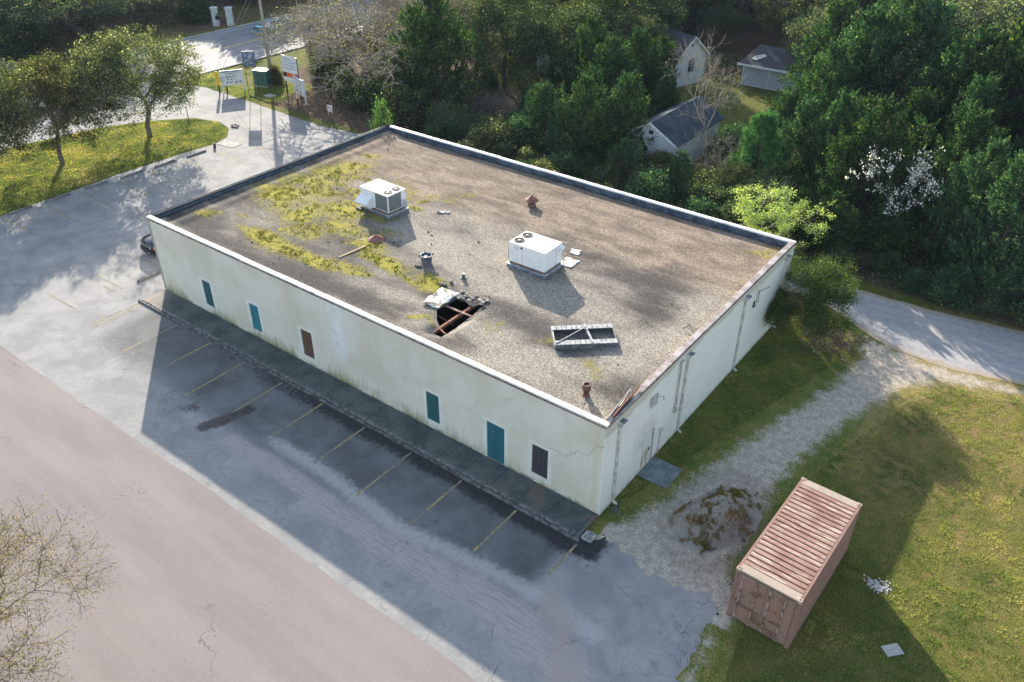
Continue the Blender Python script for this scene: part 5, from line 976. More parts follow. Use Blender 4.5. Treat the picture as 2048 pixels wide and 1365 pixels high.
BUSHES={'bush_dark':[(12.5,33.7,3.6,1.05),(-4.6,32.7,2.3,1.05),(13.3,37.2,4.0,1.22),(1.4,43.6,2.7,1.19),(-14.2,29.6,3.4,1.06),(-25.3,30.5,2.7,1.12),(-7.4,44.8,3.2,1.04),(9.0,43.5,3.8,1.26),(-2.6,34.5,2.8,1.22),(18.4,37.2,2.3,1.01),(-22.1,23.6,2.4,1.13),(-23.2,30.9,3.8,1.08),(-8.5,38.3,2.0,1.29),(-6.9,30.8,3.5,1.0),(-18.4,21.7,2.2,1.01),(-15.8,25.6,2.7,1.22),(-25.9,41.7,3.8,1.25),(-4.4,22.3,2.3,1.04),(-8.9,22.4,2.4,1.2),(-0.1,29.4,2.3,1.1),(-30.8,30.9,2.9,1.26),(-17.6,28.5,2.7,1.14),(23.5,35.4,2.4,1.23),(12.8,40.1,3.4,1.27),(11.0,42.0,3.9,1.07),(-6.7,21.9,2.6,1.02),(-39.4,31.2,4.0,1.19),(-10.0,25.5,2.7,1.15),(7.3,41.5,3.7,1.22),(3.5,37.4,2.5,1.22),(-29.5,41.8,2.1,1.16),(-6.6,40.6,2.7,1.02),(-10.4,32.2,3.0,1.16),(0.6,27.8,1.7,1.17),(22.3,32.9,2.4,1.23),(14.9,29.8,2.2,1.23),(-8.9,29.2,3.2,1.21),(-11.0,45.3,2.1,1.12),(-17.2,32.3,3.6,1.06),(23.7,31.6,2.5,1.24),(-6.6,24.6,2.8,1.0),(-20.4,30.6,2.3,1.28),(-3.3,37.9,2.5,1.2),(-31.8,45.8,2.1,1.25),(-27.1,37.3,2.5,1.09),(4.5,44.6,4.2,1.2),(-35.8,31.3,3.5,1.12),(-19.3,23.7,2.3,1.13),(-25.4,23.5,2.1,1.07),(-31.0,23.8,2.0,1.3),(0.3,39.6,3.2,1.29),(15.7,39.5,3.2,1.15),(-25.0,44.1,3.5,1.26),(-16.4,23.4,3.0,1.07),(19.6,30.4,2.3,1.21),(-16.4,27.7,2.4,1.01),(-28.8,29.6,4.0,1.12),(19.5,29.1,2.0,1.19),(18.7,42.8,2.7,1.09),(2.1,45.1,2.7,1.24),(16.0,35.5,2.4,1.21),(-26.1,21.5,3.4,1.08),(-14.5,21.6,2.2,1.1),(-12.1,25.3,1.9,1.04),(-34.4,43.8,2.6,1.02),(8.1,39.5,2.7,1.2),(-42.0,32.3,3.6,1.03),(1.1,28.6,1.4,1.08),(19.4,33.1,2.0,1.22),(-24.0,21.9,2.7,1.22),(-23.4,33.1,3.8,1.2),(-5.1,38.7,3.7,1.25),(-2.5,32.6,3.0,1.11),(-10.7,34.7,2.2,1.25),(-5.8,27.9,3.7,1.21),(-28.5,43.3,3.2,1.03)],'grey_thicket':[(-5.0,24.2,2.5,1.21),(-23.6,35.3,2.9,1.06),(-28.3,38.6,3.1,1.22),(-18.4,25.3,2.7,1.01),(-30.6,28.9,2.4,1.06),(-3.3,26.8,2.8,1.07),(-15.7,34.1,2.2,1.02),(-24.9,37.0,3.3,1.27),(-8.9,40.6,3.6,1.16),(10.7,30.5,3.0,1.28),(-12.5,34.2,2.5,1.22),(9.5,28.0,1.8,1.25),(12.7,29.1,1.9,1.13),(-32.8,32.6,2.6,1.21),(-10.9,43.1,2.2,1.22),(9.9,38.9,2.7,1.11),(-4.7,45.9,4.1,1.24),(16.1,42.7,2.3,1.04),(-33.6,29.9,2.2,1.09),(20.4,42.0,3.0,1.2),(-7.7,35.6,3.9,1.27),(6.4,36.0,2.1,1.12),(11.3,44.8,2.5,1.05),(-13.5,22.7,1.8,1.08),(-16.6,30.0,3.2,1.25),(-2.6,22.3,3.5,1.29),(-27.7,26.0,2.0,1.22),(2.0,29.2,1.4,1.04),(-11.1,29.9,2.6,1.2),(3.8,39.9,3.6,1.29),(2.0,35.8,2.0,1.04),(-9.3,44.4,3.2,1.08),(23.8,33.1,2.4,1.18)],'bush_cedar':[(-30.8,21.6,2.9,1.02),(-22.5,38.5,2.6,1.11),(-29.7,24.8,2.8,1.17),(19.7,44.2,2.2,1.23),(-21.6,40.2,3.8,1.12),(3.2,42.2,2.8,1.05),(-28.0,33.0,2.8,1.21),(14.9,41.1,2.0,1.04),(6.0,32.5,2.1,1.01),(-0.2,31.9,2.6,1.21),(22.5,37.1,3.9,1.15),(5.6,39.6,2.2,1.29),(-1.6,39.3,3.3,1.18),(7.6,28.3,2.4,1.28),(23.0,45.5,3.2,1.23),(-27.1,31.3,3.7,1.25),(-12.3,44.1,2.4,1.0),(-20.5,27.5,3.3,1.21),(-8.3,26.1,3.4,1.11),(-22.7,43.4,2.5,1.14),(17.3,33.4,2.5,1.1),(3.5,29.5,1.6,1.18),(-23.0,26.8,2.3,1.21),(-30.3,45.5,2.6,1.03),(-3.6,42.6,2.2,1.23),(8.3,31.3,4.1,1.19),(-4.1,35.2,3.0,1.17),(-41.4,34.1,2.3,1.23),(-0.7,43.8,2.6,1.01),(-10.9,39.5,2.3,1.01),(5.3,28.3,1.6,1.06),(-26.8,44.7,3.2,1.05),(-28.7,22.5,3.5,1.09),(17.5,45.3,4.0,1.1),(18.1,29.7,2.4,1.25),(-30.9,38.8,3.9,1.23),(-30.1,36.9,2.7,1.28),(22.4,41.6,2.5,1.17),(-2.0,45.6,2.1,1.03),(-41.9,45.6,2.0,1.12),(-9.8,36.1,3.4,1.01),(-23.0,25.3,2.7,1.02),(-24.6,45.9,2.7,1.22),(-12.3,40.5,3.7,1.21),(9.2,45.8,3.0,1.17),(17.5,39.2,3.2,1.22),(-6.1,34.1,3.3,1.28),(-37.6,32.5,2.3,1.2),(-41.3,36.1,2.8,1.06),(13.4,30.2,2.5,1.12),(-4.5,26.2,1.7,1.19),(-9.7,24.0,2.5,1.04),(-12.6,27.0,3.9,1.21),(-1.4,30.7,3.2,1.06),(2.4,32.1,3.9,1.1),(-33.0,28.4,3.2,1.2)],'bush_olive':[(20.7,35.8,2.3,1.06),(-27.6,27.7,4.0,1.2),(21.0,31.2,2.1,1.05),(-18.1,33.7,2.0,1.23),(20.6,38.8,2.6,1.24),(15.3,32.7,2.1,1.21),(10.4,35.4,4.2,1.15),(-14.7,24.5,2.1,1.24),(21.4,40.1,2.7,1.16),(7.4,38.1,2.9,1.3),(-31.8,41.2,2.3,1.09),(-24.9,39.1,3.6,1.12),(20.8,33.8,2.6,1.25),(-11.9,21.3,3.1,1.08),(-20.5,34.1,3.0,1.24),(-28.9,45.3,2.6,1.22),(-38.8,34.4,4.0,1.11),(12.1,32.0,2.0,1.09),(-20.7,25.0,3.3,1.2),(-19.3,36.8,3.8,1.12),(7.1,34.3,3.7,1.26),(-27.2,23.8,3.6,1.29),(-5.0,42.0,2.8,1.26),(13.8,42.5,2.7,1.16),(14.7,44.9,2.4,1.15),(-0.1,35.9,3.3,1.19),(-21.5,36.6,3.3,1.04),(-12.2,42.4,2.1,1.1),(-35.0,33.0,2.6,1.21),(15.9,37.7,3.0,1.28),(-7.6,33.6,2.2,1.01),(-24.3,28.0,2.6,1.07)]}
WL = {'cedar_a': 'dark green cedar with feathery upright sprays in the woods', 'cedar_b': 'broad dark cedar with several spires in the woods', 'cedar_c': 'slim dark cedar in the woods', 'broad_a': 'dark leaved broadleaf tree in the woods', 'broad_b': 'grey green broadleaf tree in the woods', 'oak_a': 'olive live oak in the far woods', 'grey_thicket': 'grey twiggy tree tangled with vines in the woods'}
for k_, L_ in WOODS.items():
    for x, y, h, w_ in L_: plant(k_, {'cedar': 'cedar_tree', 'broad': 'broadleaf_tree', 'oak': 'live_oak', 'grey': 'twiggy_tree'}[k_.split('_')[0]], x, y, h, WL[k_], 'tree', WL[k_].replace('cedar', 'cedars').replace(' tree', ' trees'), wide=w_)
BLB = {'bush_dark': 'dark glossy bush in the thicket behind the building', 'bush_cedar': 'dark green feathery bush in the thicket behind the building', 'bush_olive': 'olive green bush in the thicket behind the building', 'grey_thicket': 'low grey twiggy shrub in the thicket behind the building'}
for k_, L_ in BUSHES.items():
    for x, y, h, w_ in L_: plant(k_, 'woodland_bush', x, y, h, BLB[k_], 'bush', BLB[k_].replace('bush', 'bushes').replace('shrub', 'shrubs'), wide=w_)
#WE

# ------------------------------------------------------------------ houses in the woods
M_clap = mat('white_clapboard', fn=lambda g: {'c': g.mix(g.st(g.m('FRACT', g.mul(g.xyz(g.P())[2], 6.)), .86, .95), g.mix(g.no(g.P(), 1.5, 4), (.66, .69, .72), (.80, .81, .81)), (.35, .37, .4)), 'h': g.m('FRACT', g.mul(g.xyz(g.P())[2], 6.)), 'd': .02}, rough=.7)
M_trim = worn('white_trim', (.80, .81, .81), (.6, .61, .6), 4, .6)
M_glass = mat('dark_glass', (.02, .025, .03), .12, spec=.5)
def m_metal(g):
    p = g.P(); x, y, z = g.xyz(p); n = g.no(p, 1.2, 5, .6)
    r = g.st(g.m('ABSOLUTE', g.m('SUBTRACT', g.m('FRACT', g.mul(y, 3.4)), .5)), .36, .46)
    return {'c': g.mix(g.mul(r, .5), g.mix(g.st(n, .35, .65), (.04, .06, .08), (.085, .10, .115)), (.04, .05, .06)), 'h': r, 'd': .03}
M_metal = mat('corrugated_roof_metal', fn=m_metal, rough=.9, spec=.08)
M_shing = mat('dark_shingles', fn=lambda g: {'c': g.mix(g.st(g.no(g.sc(g.P(), 1, 3, 1), 2.5, 6, .7), .42, .62), (.018, .028, .045), (.06, .062, .065)), 'h': g.no(g.P(), 12, 3), 'd': .02}, rough=.75)
def window(par, M, w_, h_, depth=.05, bars=1):
    """window of width w_ and height h_ in the plane of matrix M (x right, z up, -y outwards)"""
    b = MB(); t_ = .07
    for q in ((-w_/2-t_, -depth, -t_, -w_/2, .01, h_+t_), (w_/2, -depth, -t_, w_/2+t_, .01, h_+t_), (-w_/2, -depth, -t_, w_/2, .01, 0), (-w_/2, -depth, h_, w_/2, .01, h_+t_)): b.box(*q, M)
    b.box(-w_/2, -.035, h_/2-.02, w_/2, -.005, h_/2+.02, M)
    if bars: b.box(-.015, -.03, 0, .015, -.006, h_, M)
    o = b.build('window', M_trim, par); MB().box(-w_/2, -.004, 0, w_/2, .012, h_, M).build('pane', M_glass, o); return o
def frame(x, y, z, rz): return Matrix.Translation((x, y, z)) @ Matrix.Rotation(rz, 4, 'Z')
def gable(name, label, cat, loc, rz, wd, ln_, eave, ridge, mroof, over=.3, mw=None):
    """gable front at y=0 facing -y, length along +y"""
    t_ = thing(name, label, cat, loc, rz); mw = mw or M_clap; hw = wd/2
    b = MB(); b.prism([(-hw, 0, 0), (hw, 0, 0), (hw, 0, eave), (0, 0, ridge), (-hw, 0, eave)], (0, .12, 0)); b.build('gable_wall', mw, t_)
    b = MB(); b.prism([(-hw, ln_-.12, 0), (hw, ln_-.12, 0), (hw, ln_-.12, eave), (0, ln_-.12, ridge), (-hw, ln_-.12, eave)], (0, .12, 0)); b.build('gable_wall', mw, t_)
    MB().box(-hw, .122, 0, -hw+.12, ln_-.122, eave).build('wall', mw, t_); MB().box(hw-.12, .122, 0, hw, ln_-.122, eave).build('wall', mw, t_)
    sl_ = (ridge-eave)/hw
    for s_ in (-1, 1):
        e = s_*(hw+over); ze = eave-sl_*over
        b = MB(); b.prism([(0, -over, ridge+.03), (e, -over, ze+.03), (e, -over, ze+.11), (0, -over, ridge+.11)], (0, ln_+2*over, 0)); r = b.build('roof', mroof, t_)
        b = MB(); b.prism([(0, -over-.03, ridge-.10), (e, -over-.03, ze-.10), (e, -over-.03, ze+.12), (0, -over-.03, ridge+.12)], (0, .026, 0)); b.build('fascia', M_trim, r)
    return t_
t = gable('metal_roofed_shed', 'small white clapboard shed with dark corrugated metal roof behind the bare tree', 'shed', (-17.3, 35.3, 0), 0, 4.4, 8.2, 2.75, 4.0, M_metal)
window(t, frame(-.65, 0, 1.05, 0), .85, 1.05)
MB().box(.55, -.03, 0, 1.35, -.002, 2.0).build('door', worn('shed_door', (.62, .66, .7), (.3, .32, .33), 3, .7), t)
MB().box(-.2, -.03, 3.1, .2, -.002, 3.4).build('gable_vent', M_dark, t)
t = gable('clapboard_house', 'white clapboard house end with one dark window beside the yard', 'house', (-25.6, 59, 0), math.radians(75), 4.6, 9, 3.0, 4.9, M_shing)
window(t, frame(.1, 0, 1.3, 0), .95, 1.35); MB().box(-.15, -.03, 3.9, .15, -.002, 4.2).build('gable_vent', M_dark, t)
# lattice sided carport / shed with low dark roof
t = thing('lattice_shed', 'low shed with white lattice skirt and wide dark shingle roof in the yard', 'shed', (-21.2, 62.6, 0), .015)
def m_lat(g):
    x, y, z = g.xyz(g.P()); a = g.m('FRACT', g.mul(g.add(x, z), 3.6)); b_ = g.m('FRACT', g.mul(g.m('SUBTRACT', x, z), 3.6))
    h = g.m('MAXIMUM', g.st(a, .52, .58), g.st(b_, .52, .58)); return {'c': g.mix(h, (.05, .06, .07), (.72, .74, .78)), 'h': h, 'd': .03}
MB().box(0, 0, .05, 8.4, .05, 2.05).build('lattice', mat('white_lattice', fn=m_lat), t)
MB().box(8.35, .052, .05, 8.4, 5, 2.05).build('lattice', mat('white_lattice_side', fn=m_lat), t)
MB().box(0, .052, .05, .05, 5, 2.05).build('wall', M_clap, t)
b = MB()
for x in (0.01, 2.8, 5.6, 8.3): b.box(x-.06, -.03, 0, x+.06, -.002, 2.1)
b.box(-.05, -.032, 2.05, 8.45, .05, 2.2); b.box(-.02, -.03, 0, 8.42, -.003, .08)
b.build('post', M_trim, t)
b = MB(); b.prism([(-.4, -.7, 2.22), (9, -.7, 2.22), (9, 2.6, 3.55), (.5, 2.6, 3.55)], (0, 0, .1)); b.build('roof', M_shing, t)
b = MB(); b.prism([(.5, 2.61, 3.55), (9, 2.61, 3.55), (9, 5.6, 2.4), (-.4, 5.6, 2.4)], (0, 0, .1)); b.build('roof', M_shing, t)
MB().box(-.45, -.76, 2.12, 9.05, -.705, 2.33).build('fascia', M_trim, t)
b = MB(); b.poly([(.6, .2, 2.72), (1.2, .1, 2.68), (2.0, .9, 3.0), (1.6, 1.25, 3.15), (.8, .7, 2.93)]); b.build('tarp_patch', worn('tarp', (.62, .62, .6), (.3, .28, .25), 4, .8), t)
t = gable('clapboard_house', 'white house with black shutters almost hidden behind the dark cedars', 'house', (-38.6, 53.2, 0), math.radians(12), 4.6, 8, 3.0, 4.6, M_shing)
window(t, frame(.2, 0, .9, 0), .9, 1.5)
MB().box(-.75, -.05, .8, -.36, -.004, 2.5).build('shutter', M_dark, t); MB().box(.74, -.05, .8, 1.12, -.004, 2.5).build('shutter', M_dark, t)
t = gable('columned_house', 'white columned house at the top edge of the photo among trees', 'house', (-34.5, 99, 0), math.radians(-6), 10, 9, 3.6, 6, M_shing)
for x in (-4.2, -2, .4, 2.8, 4.8): MB().cyl((x, -1.6, 0), (x, -1.6, 3.49), .28, .22, 12).build('porch_column', M_trim, t)
MB().box(-5, -1.9, 3.5, 5, -.35, 3.7).build('porch_beam', M_trim, t)
for x in (-3, 0, 3): window(t, frame(x, 0, .9, 0), 1.0, 1.7)
M_brush = barkmat('brush', (.16, .14, .12), (.30, .28, .25))
def brush(cx, cy, R, n, seed, label, h=.9):
    rs = np.random.RandomState(seed); segs = []
    for i in range(n):
        a = rs.rand()*6.28; r = R*rs.rand()**.6; p = np.array([cx+r*math.cos(a), cy+r*math.sin(a)*.7, h*rs.rand()*(1-r/R)+.1]); d = rs.randn(3)*[1, 1, .25]; d = d/np.linalg.norm(d)
        for k in range(4): q = p+d*rs.uniform(.25, .6); segs.append((p, q, .03-.005*k, .025-.005*k)); p = q; d = unit(d+rs.randn(3)*.25)
    V, F = tubes(segs, 4); o = npmesh('brush_pile', V, F, M_brush); tag(o, label, 'brush pile', kind='stuff')
brush(-37.5, 39.5, 4.2, 260, 3, 'pile of cut grey branches below the twin trunked tree', 1.6)
brush(7.5, 31.6, 2.5, 60, 9, 'fallen bare branches at the right edge of the thicket')
brush(-9.5, 31.5, 2.2, 60, 12, 'tangle of pale dead branches left of the pine', 2.4)

# ------------------------------------------------------------------ street furniture, signs, vehicles
M_white = worn('white_board', (.80, .81, .82), (.66, .68, .70), 3, .45)
M_blk2 = mat('black_paint', (.02, .02, .025), .4); M_or = mat('orange_vinyl', (.75, .13, .02), .4); M_navy = mat('navy_vinyl', (.02, .05, .14), .4); M_grn = mat('green_vinyl', (.03, .22, .08), .4); M_grey = mat('grey_text', (.12, .14, .16), .5); M_red = mat('red_vinyl', (.55, .03, .02), .4)
def text(s_, size, x, z, y, m, par, ax='LEFT', bold=0.0):
    c = bpy.data.curves.new('lettering', 'FONT'); c.body = s_; c.size = size; c.align_x = ax; c.extrude = .002; c.offset = bold
    o = bpy.data.objects.new('tmp', c); COL.objects.link(o); bpy.context.view_layer.update()
    me = bpy.data.meshes.new_from_object(o.evaluated_get(bpy.context.evaluated_depsgraph_get())); bpy.data.objects.remove(o)
    q = bpy.data.objects.new('lettering', me); COL.objects.link(q); me.materials.clear(); me.materials.append(m); q.parent = par; q.location = (x, y, z); q.rotation_euler = (math.pi/2, 0, 0); return q
def glyphs(b, x0, x1, z, h, y, rs):
    """a line of writing too small to read in the photo, as broken strokes"""
    x = x0
    while x < x1:
        w_ = rs.uniform(.4, .9)*h
        if rs.rand() > .16: b.box(x, y-.003, z, min(x+w_*.75, x1), y, z+h*rs.uniform(.75, 1))
        x += w_
def sign(name, label, x, y, rz, wd, z0, z1, pw, posts, mpost, extra=.0, ph=None):
    t_ = thing(name, label, 'sign', (x, y, 0), rz); p = MB().box(-wd/2, -.03, z0, wd/2, .03, z1).build('panel', M_white, t_, bevel=.006)
    for px in posts: MB().box(px-pw/2, .032, 0, px+pw/2, .032+pw, ph or z1+extra).build('post', mpost, t_, bevel=.005)
    return t_, p
rs_ = np.random.RandomState(5)
t, p = sign('realty_sign', 'white realty sign with dark heading and green lettering beside the yellow markers', -61.0, 27.8, math.radians(60), 2.25, .75, 2.25, .1, (-1.05, 1.05), M_white)
b = MB(); b.box(-1.12, -.034, 2.06, 1.12, -.031, 2.24); b.build('heading_band', worn('pale_band', (.55, .6, .68), (.45, .5, .6), 3, .5), p)
text('Welcome to Southport', .19, -1.05, 2.08, -.036, M_navy, p, bold=.004)
b = MB(); glyphs(b, -.62, .35, 1.86, .12, -.031, rs_); b.build('small_lettering', M_grn, p)
text('REALTY', .30, -.66, 1.52, -.036, M_grn, p, bold=.008)
b = MB(); glyphs(b, -.62, .3, 1.30, .11, -.031, rs_); glyphs(b, -.62, .85, .98, .16, -.031, rs_); b.build('small_lettering', M_blk2, p)
MB().box(-1.10, -.034, 1.0, -.78, -.031, 1.7).build('portrait_patch', worn('pale_patch', (.6, .66, .7), (.4, .45, .5), 6, .5), p)
MB().box(-1.17, -.03, 1.2, -1.13, .03, 1.75).build('red_tab', M_red, p)
t, p = sign('tall_sign', 'small dark blue grey sign high on two thin black posts', -57.35, 27.5, math.radians(45), 1.15, 3.3, 4.75, .05, (-.5, .5), M_blk2, ph=4.7)
b = MB()
for i in range(34):
    x, z = rs_.uniform(-.52, .35), rs_.uniform(3.4, 4.55); b.box(x, -.034, z, x+rs_.uniform(.06, .2), -.031, z+rs_.uniform(.04, .12))
p.data.materials[0] = worn('slate_panel', (.07, .10, .17), (.12, .15, .22), 4, .5); b.build('lettering', mat('pale_vinyl', (.42, .48, .55), .5), p)
t, p = sign('for_sale_sign', 'tall white sign with an orange and black strip, behind the white text sign', -55.2, 30.6, math.radians(2), 2.1, 1.45, 4.0, .1, (-.98, .98), M_blk2, ph=3.9)
MB().box(-1.04, -.036, 1.9, 1.04, -.031, 2.35).build('orange_strip', M_or, p); MB().box(-1.04, -.039, 1.9, -.55, -.0365, 2.35).build('black_block', M_blk2, p)
b = MB()
for z in (3.6, 3.3, 3.0, 2.7): glyphs(b, -.85, .8, z, .16, -.031, rs_)
b.build('lettering', worn('pale_grey_vinyl', (.45, .5, .55), (.3, .35, .4), 5, .5), p)
t, p = sign('text_sign', 'white sign with rows of small dark writing nearest the dark bush', -53.35, 29.9, math.radians(-18), 2.35, .75, 2.35, .12, (-1.12, 1.12), M_white, extra=.06)
b = MB(); glyphs(b, -.95, .9, 2.1, .13, -.031, rs_)
for z in (1.83, 1.62, 1.41, 1.20): glyphs(b, -.8, .85, z, .07, -.031, rs_)
glyphs(b, -.95, .95, .92, .17, -.031, rs_); b.build('lettering', M_grey, p)
MB().box(-1.08, -.036, 1.75, -.99, -.031, 2.2).build('logo_bar', M_navy, p)
t, p = sign('yard_sign', 'tiny white and red yard sign standing in the leaf litter', -48.0, 28.9, math.radians(-5), .75, .35, .95, .03, (-.3, .3), M_white)
b = MB(); glyphs(b, -.3, .3, .74, .1, -.031, rs_); glyphs(b, -.3, .3, .5, .08, -.031, rs_); b.build('lettering', M_red, p)
M_yp = worn('yellow_sleeve', (.80, .50, .02), (.6, .4, .05), 5, .5)
for x, y, lab in ((-61.75, 26.55, 'yellow topped marker post nearest the driveway'), (-61.55, 27.35, 'second yellow topped marker post against the realty sign')):
    t = thing('marker_post', lab, 'marker post', (x, y, 0), .4)
    MB().box(-.06, -.06, 0, .06, .06, .85).build('base', worn('dark_post', (.03, .05, .035), (.08, .08, .07), 5, .7), t); MB().box(-.16, -.05, .85, .16, .05, 2.25).build('sleeve', M_yp, t, bevel=.03)
t = thing('utility_box', 'dark green steel electrical utility box on the verge', 'utility box', (-60.6, 31.2, 0), .35)
M_ub = worn('green_steel', (.025, .09, .07), (.05, .12, .1), 3, .5)
MB().box(-.85, -.6, 0, .85, .6, .1).build('pad', M_conc, t); MB().box(-.8, -.55, .1, .8, .55, 1.55).build('cabinet', M_ub, t, bevel=.03); MB().box(-.83, -.58, 1.555, .83, .58, 1.65).build('lid', worn('green_lid', (.10, .2, .18), (.2, .25, .22), 3, .5), t, bevel=.02); MB().box(-.01, -.56, .2, .01, -.551, 1.45).build('door_seam', M_blk2, t)
o = MB().box(-.55, -.4, 0, .55, .4, .08).build('meter_box', M_conc, None, bevel=.02); o.location = (-57.2, 29.2, 0); tag(o, 'pale concrete meter box lid set in the leaf litter', 'lid')
o = MB().tube([(-58.8, 28.0, .06), (-57.4, 27.85, .07), (-55.8, 27.75, .05), (-54.6, 27.9, .04)], .07).build('edging_log', worn('black_edging', (.03, .027, .025), (.08, .06, .05), 4, .8), None); tag(o, 'black edging strip lying beneath the tall sign', 'edging')
# utility pole
t = thing('utility_pole', 'wooden utility pole with cross arm and guy wires at the highway verge', 'utility pole', (-62.3, 33.6, 0), math.radians(8))
MB().cyl((0, 0, -.1), (0, 0, 11.4), .19, .13, 14).build('pole', barkmat('pole_wood', (.22, .19, .15), (.42, .38, .32)), t, smooth=True)
MB().box(-1.2, -.06, 10.4, 1.2, .06, 10.55).build('cross_arm', B_grey, t)
for x in (-1.1, -.4, .4, 1.1): MB().cyl((x, 0, 10.55), (x, 0, 10.75), .05, .035, 8).build('insulator', M_bl, t)
tr = MB().cyl((.32, .1, 8.3), (.32, .1, 9.3), .25, .25, 16).build('transformer', M_hvs, t, smooth=False)
b = MB(); b.cyl((.16, -.1, .3), (.16, -.1, 7.2), .035, .035, 8); b.build('riser_conduit', worn('riser', (.6, .6, .58), (.4, .4, .4), 3, .6), t)
M_wire = mat('wire', (.25, .25, .25), .5)
MB().cyl((0, 0, 9.9), (-3.6, -5.4, .1), .016, .016, 5).build('guy_wire', M_wire, t); MB().cyl((0, 0, 9.3), (-3.0, -5.0, .1), .016, .016, 5).build('guy_wire', M_wire, t)
# white roadside pillars
M_pil = worn('white_masonry', (.66, .68, .68), (.5, .52, .52), 2, .8)
t = thing('masonry_pillar', 'white masonry pillar with a square notch, left one of the roadside pair', 'pillar', (-86.2, 44.2, 0), .5)
b = MB(); b.box(-.3, -.3, 0, .12, .3, 2.2); b.box(.12, -.3, 0, .36, .3, .7); b.box(.12, -.3, 1.55, .36, .3, 2.2); b.build('shaft', M_pil, t, bevel=.02); MB().box(-.4, -.4, 2.2, .45, .4, 2.35).build('cap', M_pil, t, bevel=.03); MB().box(.14, -.2, .85, .5, .2, 1.3).build('mail_box', M_blk2, t, bevel=.04)
t = thing('masonry_pillar', 'plain white masonry pillar, right one of the roadside pair', 'pillar', (-84.9, 45.5, 0), .5)
MB().box(-.36, -.3, 0, .36, .3, 2.15).build('shaft', M_pil, t, bevel=.02); MB().box(-.44, -.38, 2.15, .44, .38, 2.3).build('cap', M_pil, t, bevel=.03)
# wheel stops
M_ws = worn('dark_wheel_stop', (.085, .085, .09), (.19, .185, .18), 5, .85); ws0 = None
ord_ = ['at the left edge of the photo', 'second from the left edge, under the lowest oak', 'third from the left edge, in the oak shadow', 'in the shadow of the trunk of the middle oak', 'fifth along the island kerb', 'sixth along the island, near its tip', 'last one, at the tip of the island']
stops = [(-49.95, .3), (-49.85, 3.15), (-49.85, 6.2), (-49.65, 9.1), (-49.55, 12.1), (-49.4, 15.0)]
def wheel_stop(x, y, L_, rz, lab, grp='concrete wheel stops along the grass island'):
    o = MB().prism([(-.09, -L_/2, 0), (.09, -L_/2, 0), (.065, -L_/2, .13), (-.065, -L_/2, .13)], (0, L_, 0)).build('wheel_stop', M_ws, None, bevel=.012); o.location = (x, y, .004); o.rotation_euler = (rnd.uniform(-.01, .01), 0, rz); return tag(o, lab, 'wheel stop', grp)
for (x, y), q in zip(stops, ord_): wheel_stop(x, y, 1.85, rnd.uniform(-.04, .04), 'dark concrete wheel stop '+q)
wheel_stop(-33.7, .45, 1.85, .03, 'single dark wheel stop just in front of the black vehicle', 'wheel stops beside the building')
wheel_stop(-33.55, 6.5, 1.85, .0, 'wheel stop hidden beside the left wall of the building', 'wheel stops beside the building')
b = MB()
for i in range(16): a = i*.42; b.bar((-52.6+.5*math.cos(a)*rnd.random(), 21.4+.35*math.sin(a), .03), (-52.5+.5*math.cos(a+1), 21.3+.4*math.sin(a+1)*rnd.random(), .12), .05, .04)
tag(b.build('debris_heap', M_dark), 'dark twisted scrap lying off the tip of the island', 'debris')
o = MB().cyl((-49.5, 16.9, 0), (-49.45, 16.95, .42), .13, .10, 10).build('cut_stump', M_dark, None, bevel=.02); tag(o, 'small black stump at the end of the row of wheel stops', 'stump')
o = MB().cyl((-56.9, 19.5, 0), (-57.0, 19.6, 1.5), .04, .03, 8).build('stake', B_dark, None); tag(o, 'thin dark stake standing in the island grass', 'stake')
o = MB().box(-.95, -.55, 0, .95, .55, .03).build('concrete_patch', M_conc, None, bevel=.01); o.location = (-49.2, 18.2, .004); o.rotation_euler = (0, 0, .1); tag(o, 'pale rectangular patch of concrete by the tip of the island', 'patch')
o = MB().box(-.33, -.23, .02, .33, .23, .06).build('wooden_board', mat('grey_board', fn=lambda g: g.mix(g.no(g.sc(g.OC(), 1, 12, 12), 2, 5), (.30, .28, .25), (.55, .52, .48)), rough=.8), None, bevel=.01); o.location = (11.98, .8, 0); o.rotation_euler = (0, 0, -.35+1.2); tag(o, 'weathered grey board lying in the grass right of the container', 'board')
b = MB()
for i in range(160):
    x, y = 10.65+rnd.gauss(0, .26), 3.5+rnd.gauss(0, .17); r = rnd.uniform(.015, .05); b.prism([(x+r*math.cos(k*1.3+i), y+r*math.sin(k*1.3+i), .005) for k in range(5)], (0, 0, rnd.uniform(.01, .04)))
tag(b.build('white_rubble', worn('white_rubble', (.62, .6, .57), (.4, .38, .35), 9, .9)), 'scatter of white rubble in the lawn beside the container shadow', 'rubble', kind='stuff')
b = MB()
for i in range(24):
    x, y = .35+rnd.gauss(0, .12), .75+rnd.gauss(0, .18); r = rnd.uniform(.03, .08); b.prism([(x+r*math.cos(k*1.3+i), y+r*math.sin(k*1.3+i), .005) for k in range(5)], (0, 0, rnd.uniform(.02, .08)))
tag(b.build('dark_rubble', worn('dark_rubble', (.06, .06, .055), (.2, .2, .19), 9, .9)), 'dark broken stones below the corner downspout', 'rubble', kind='stuff')

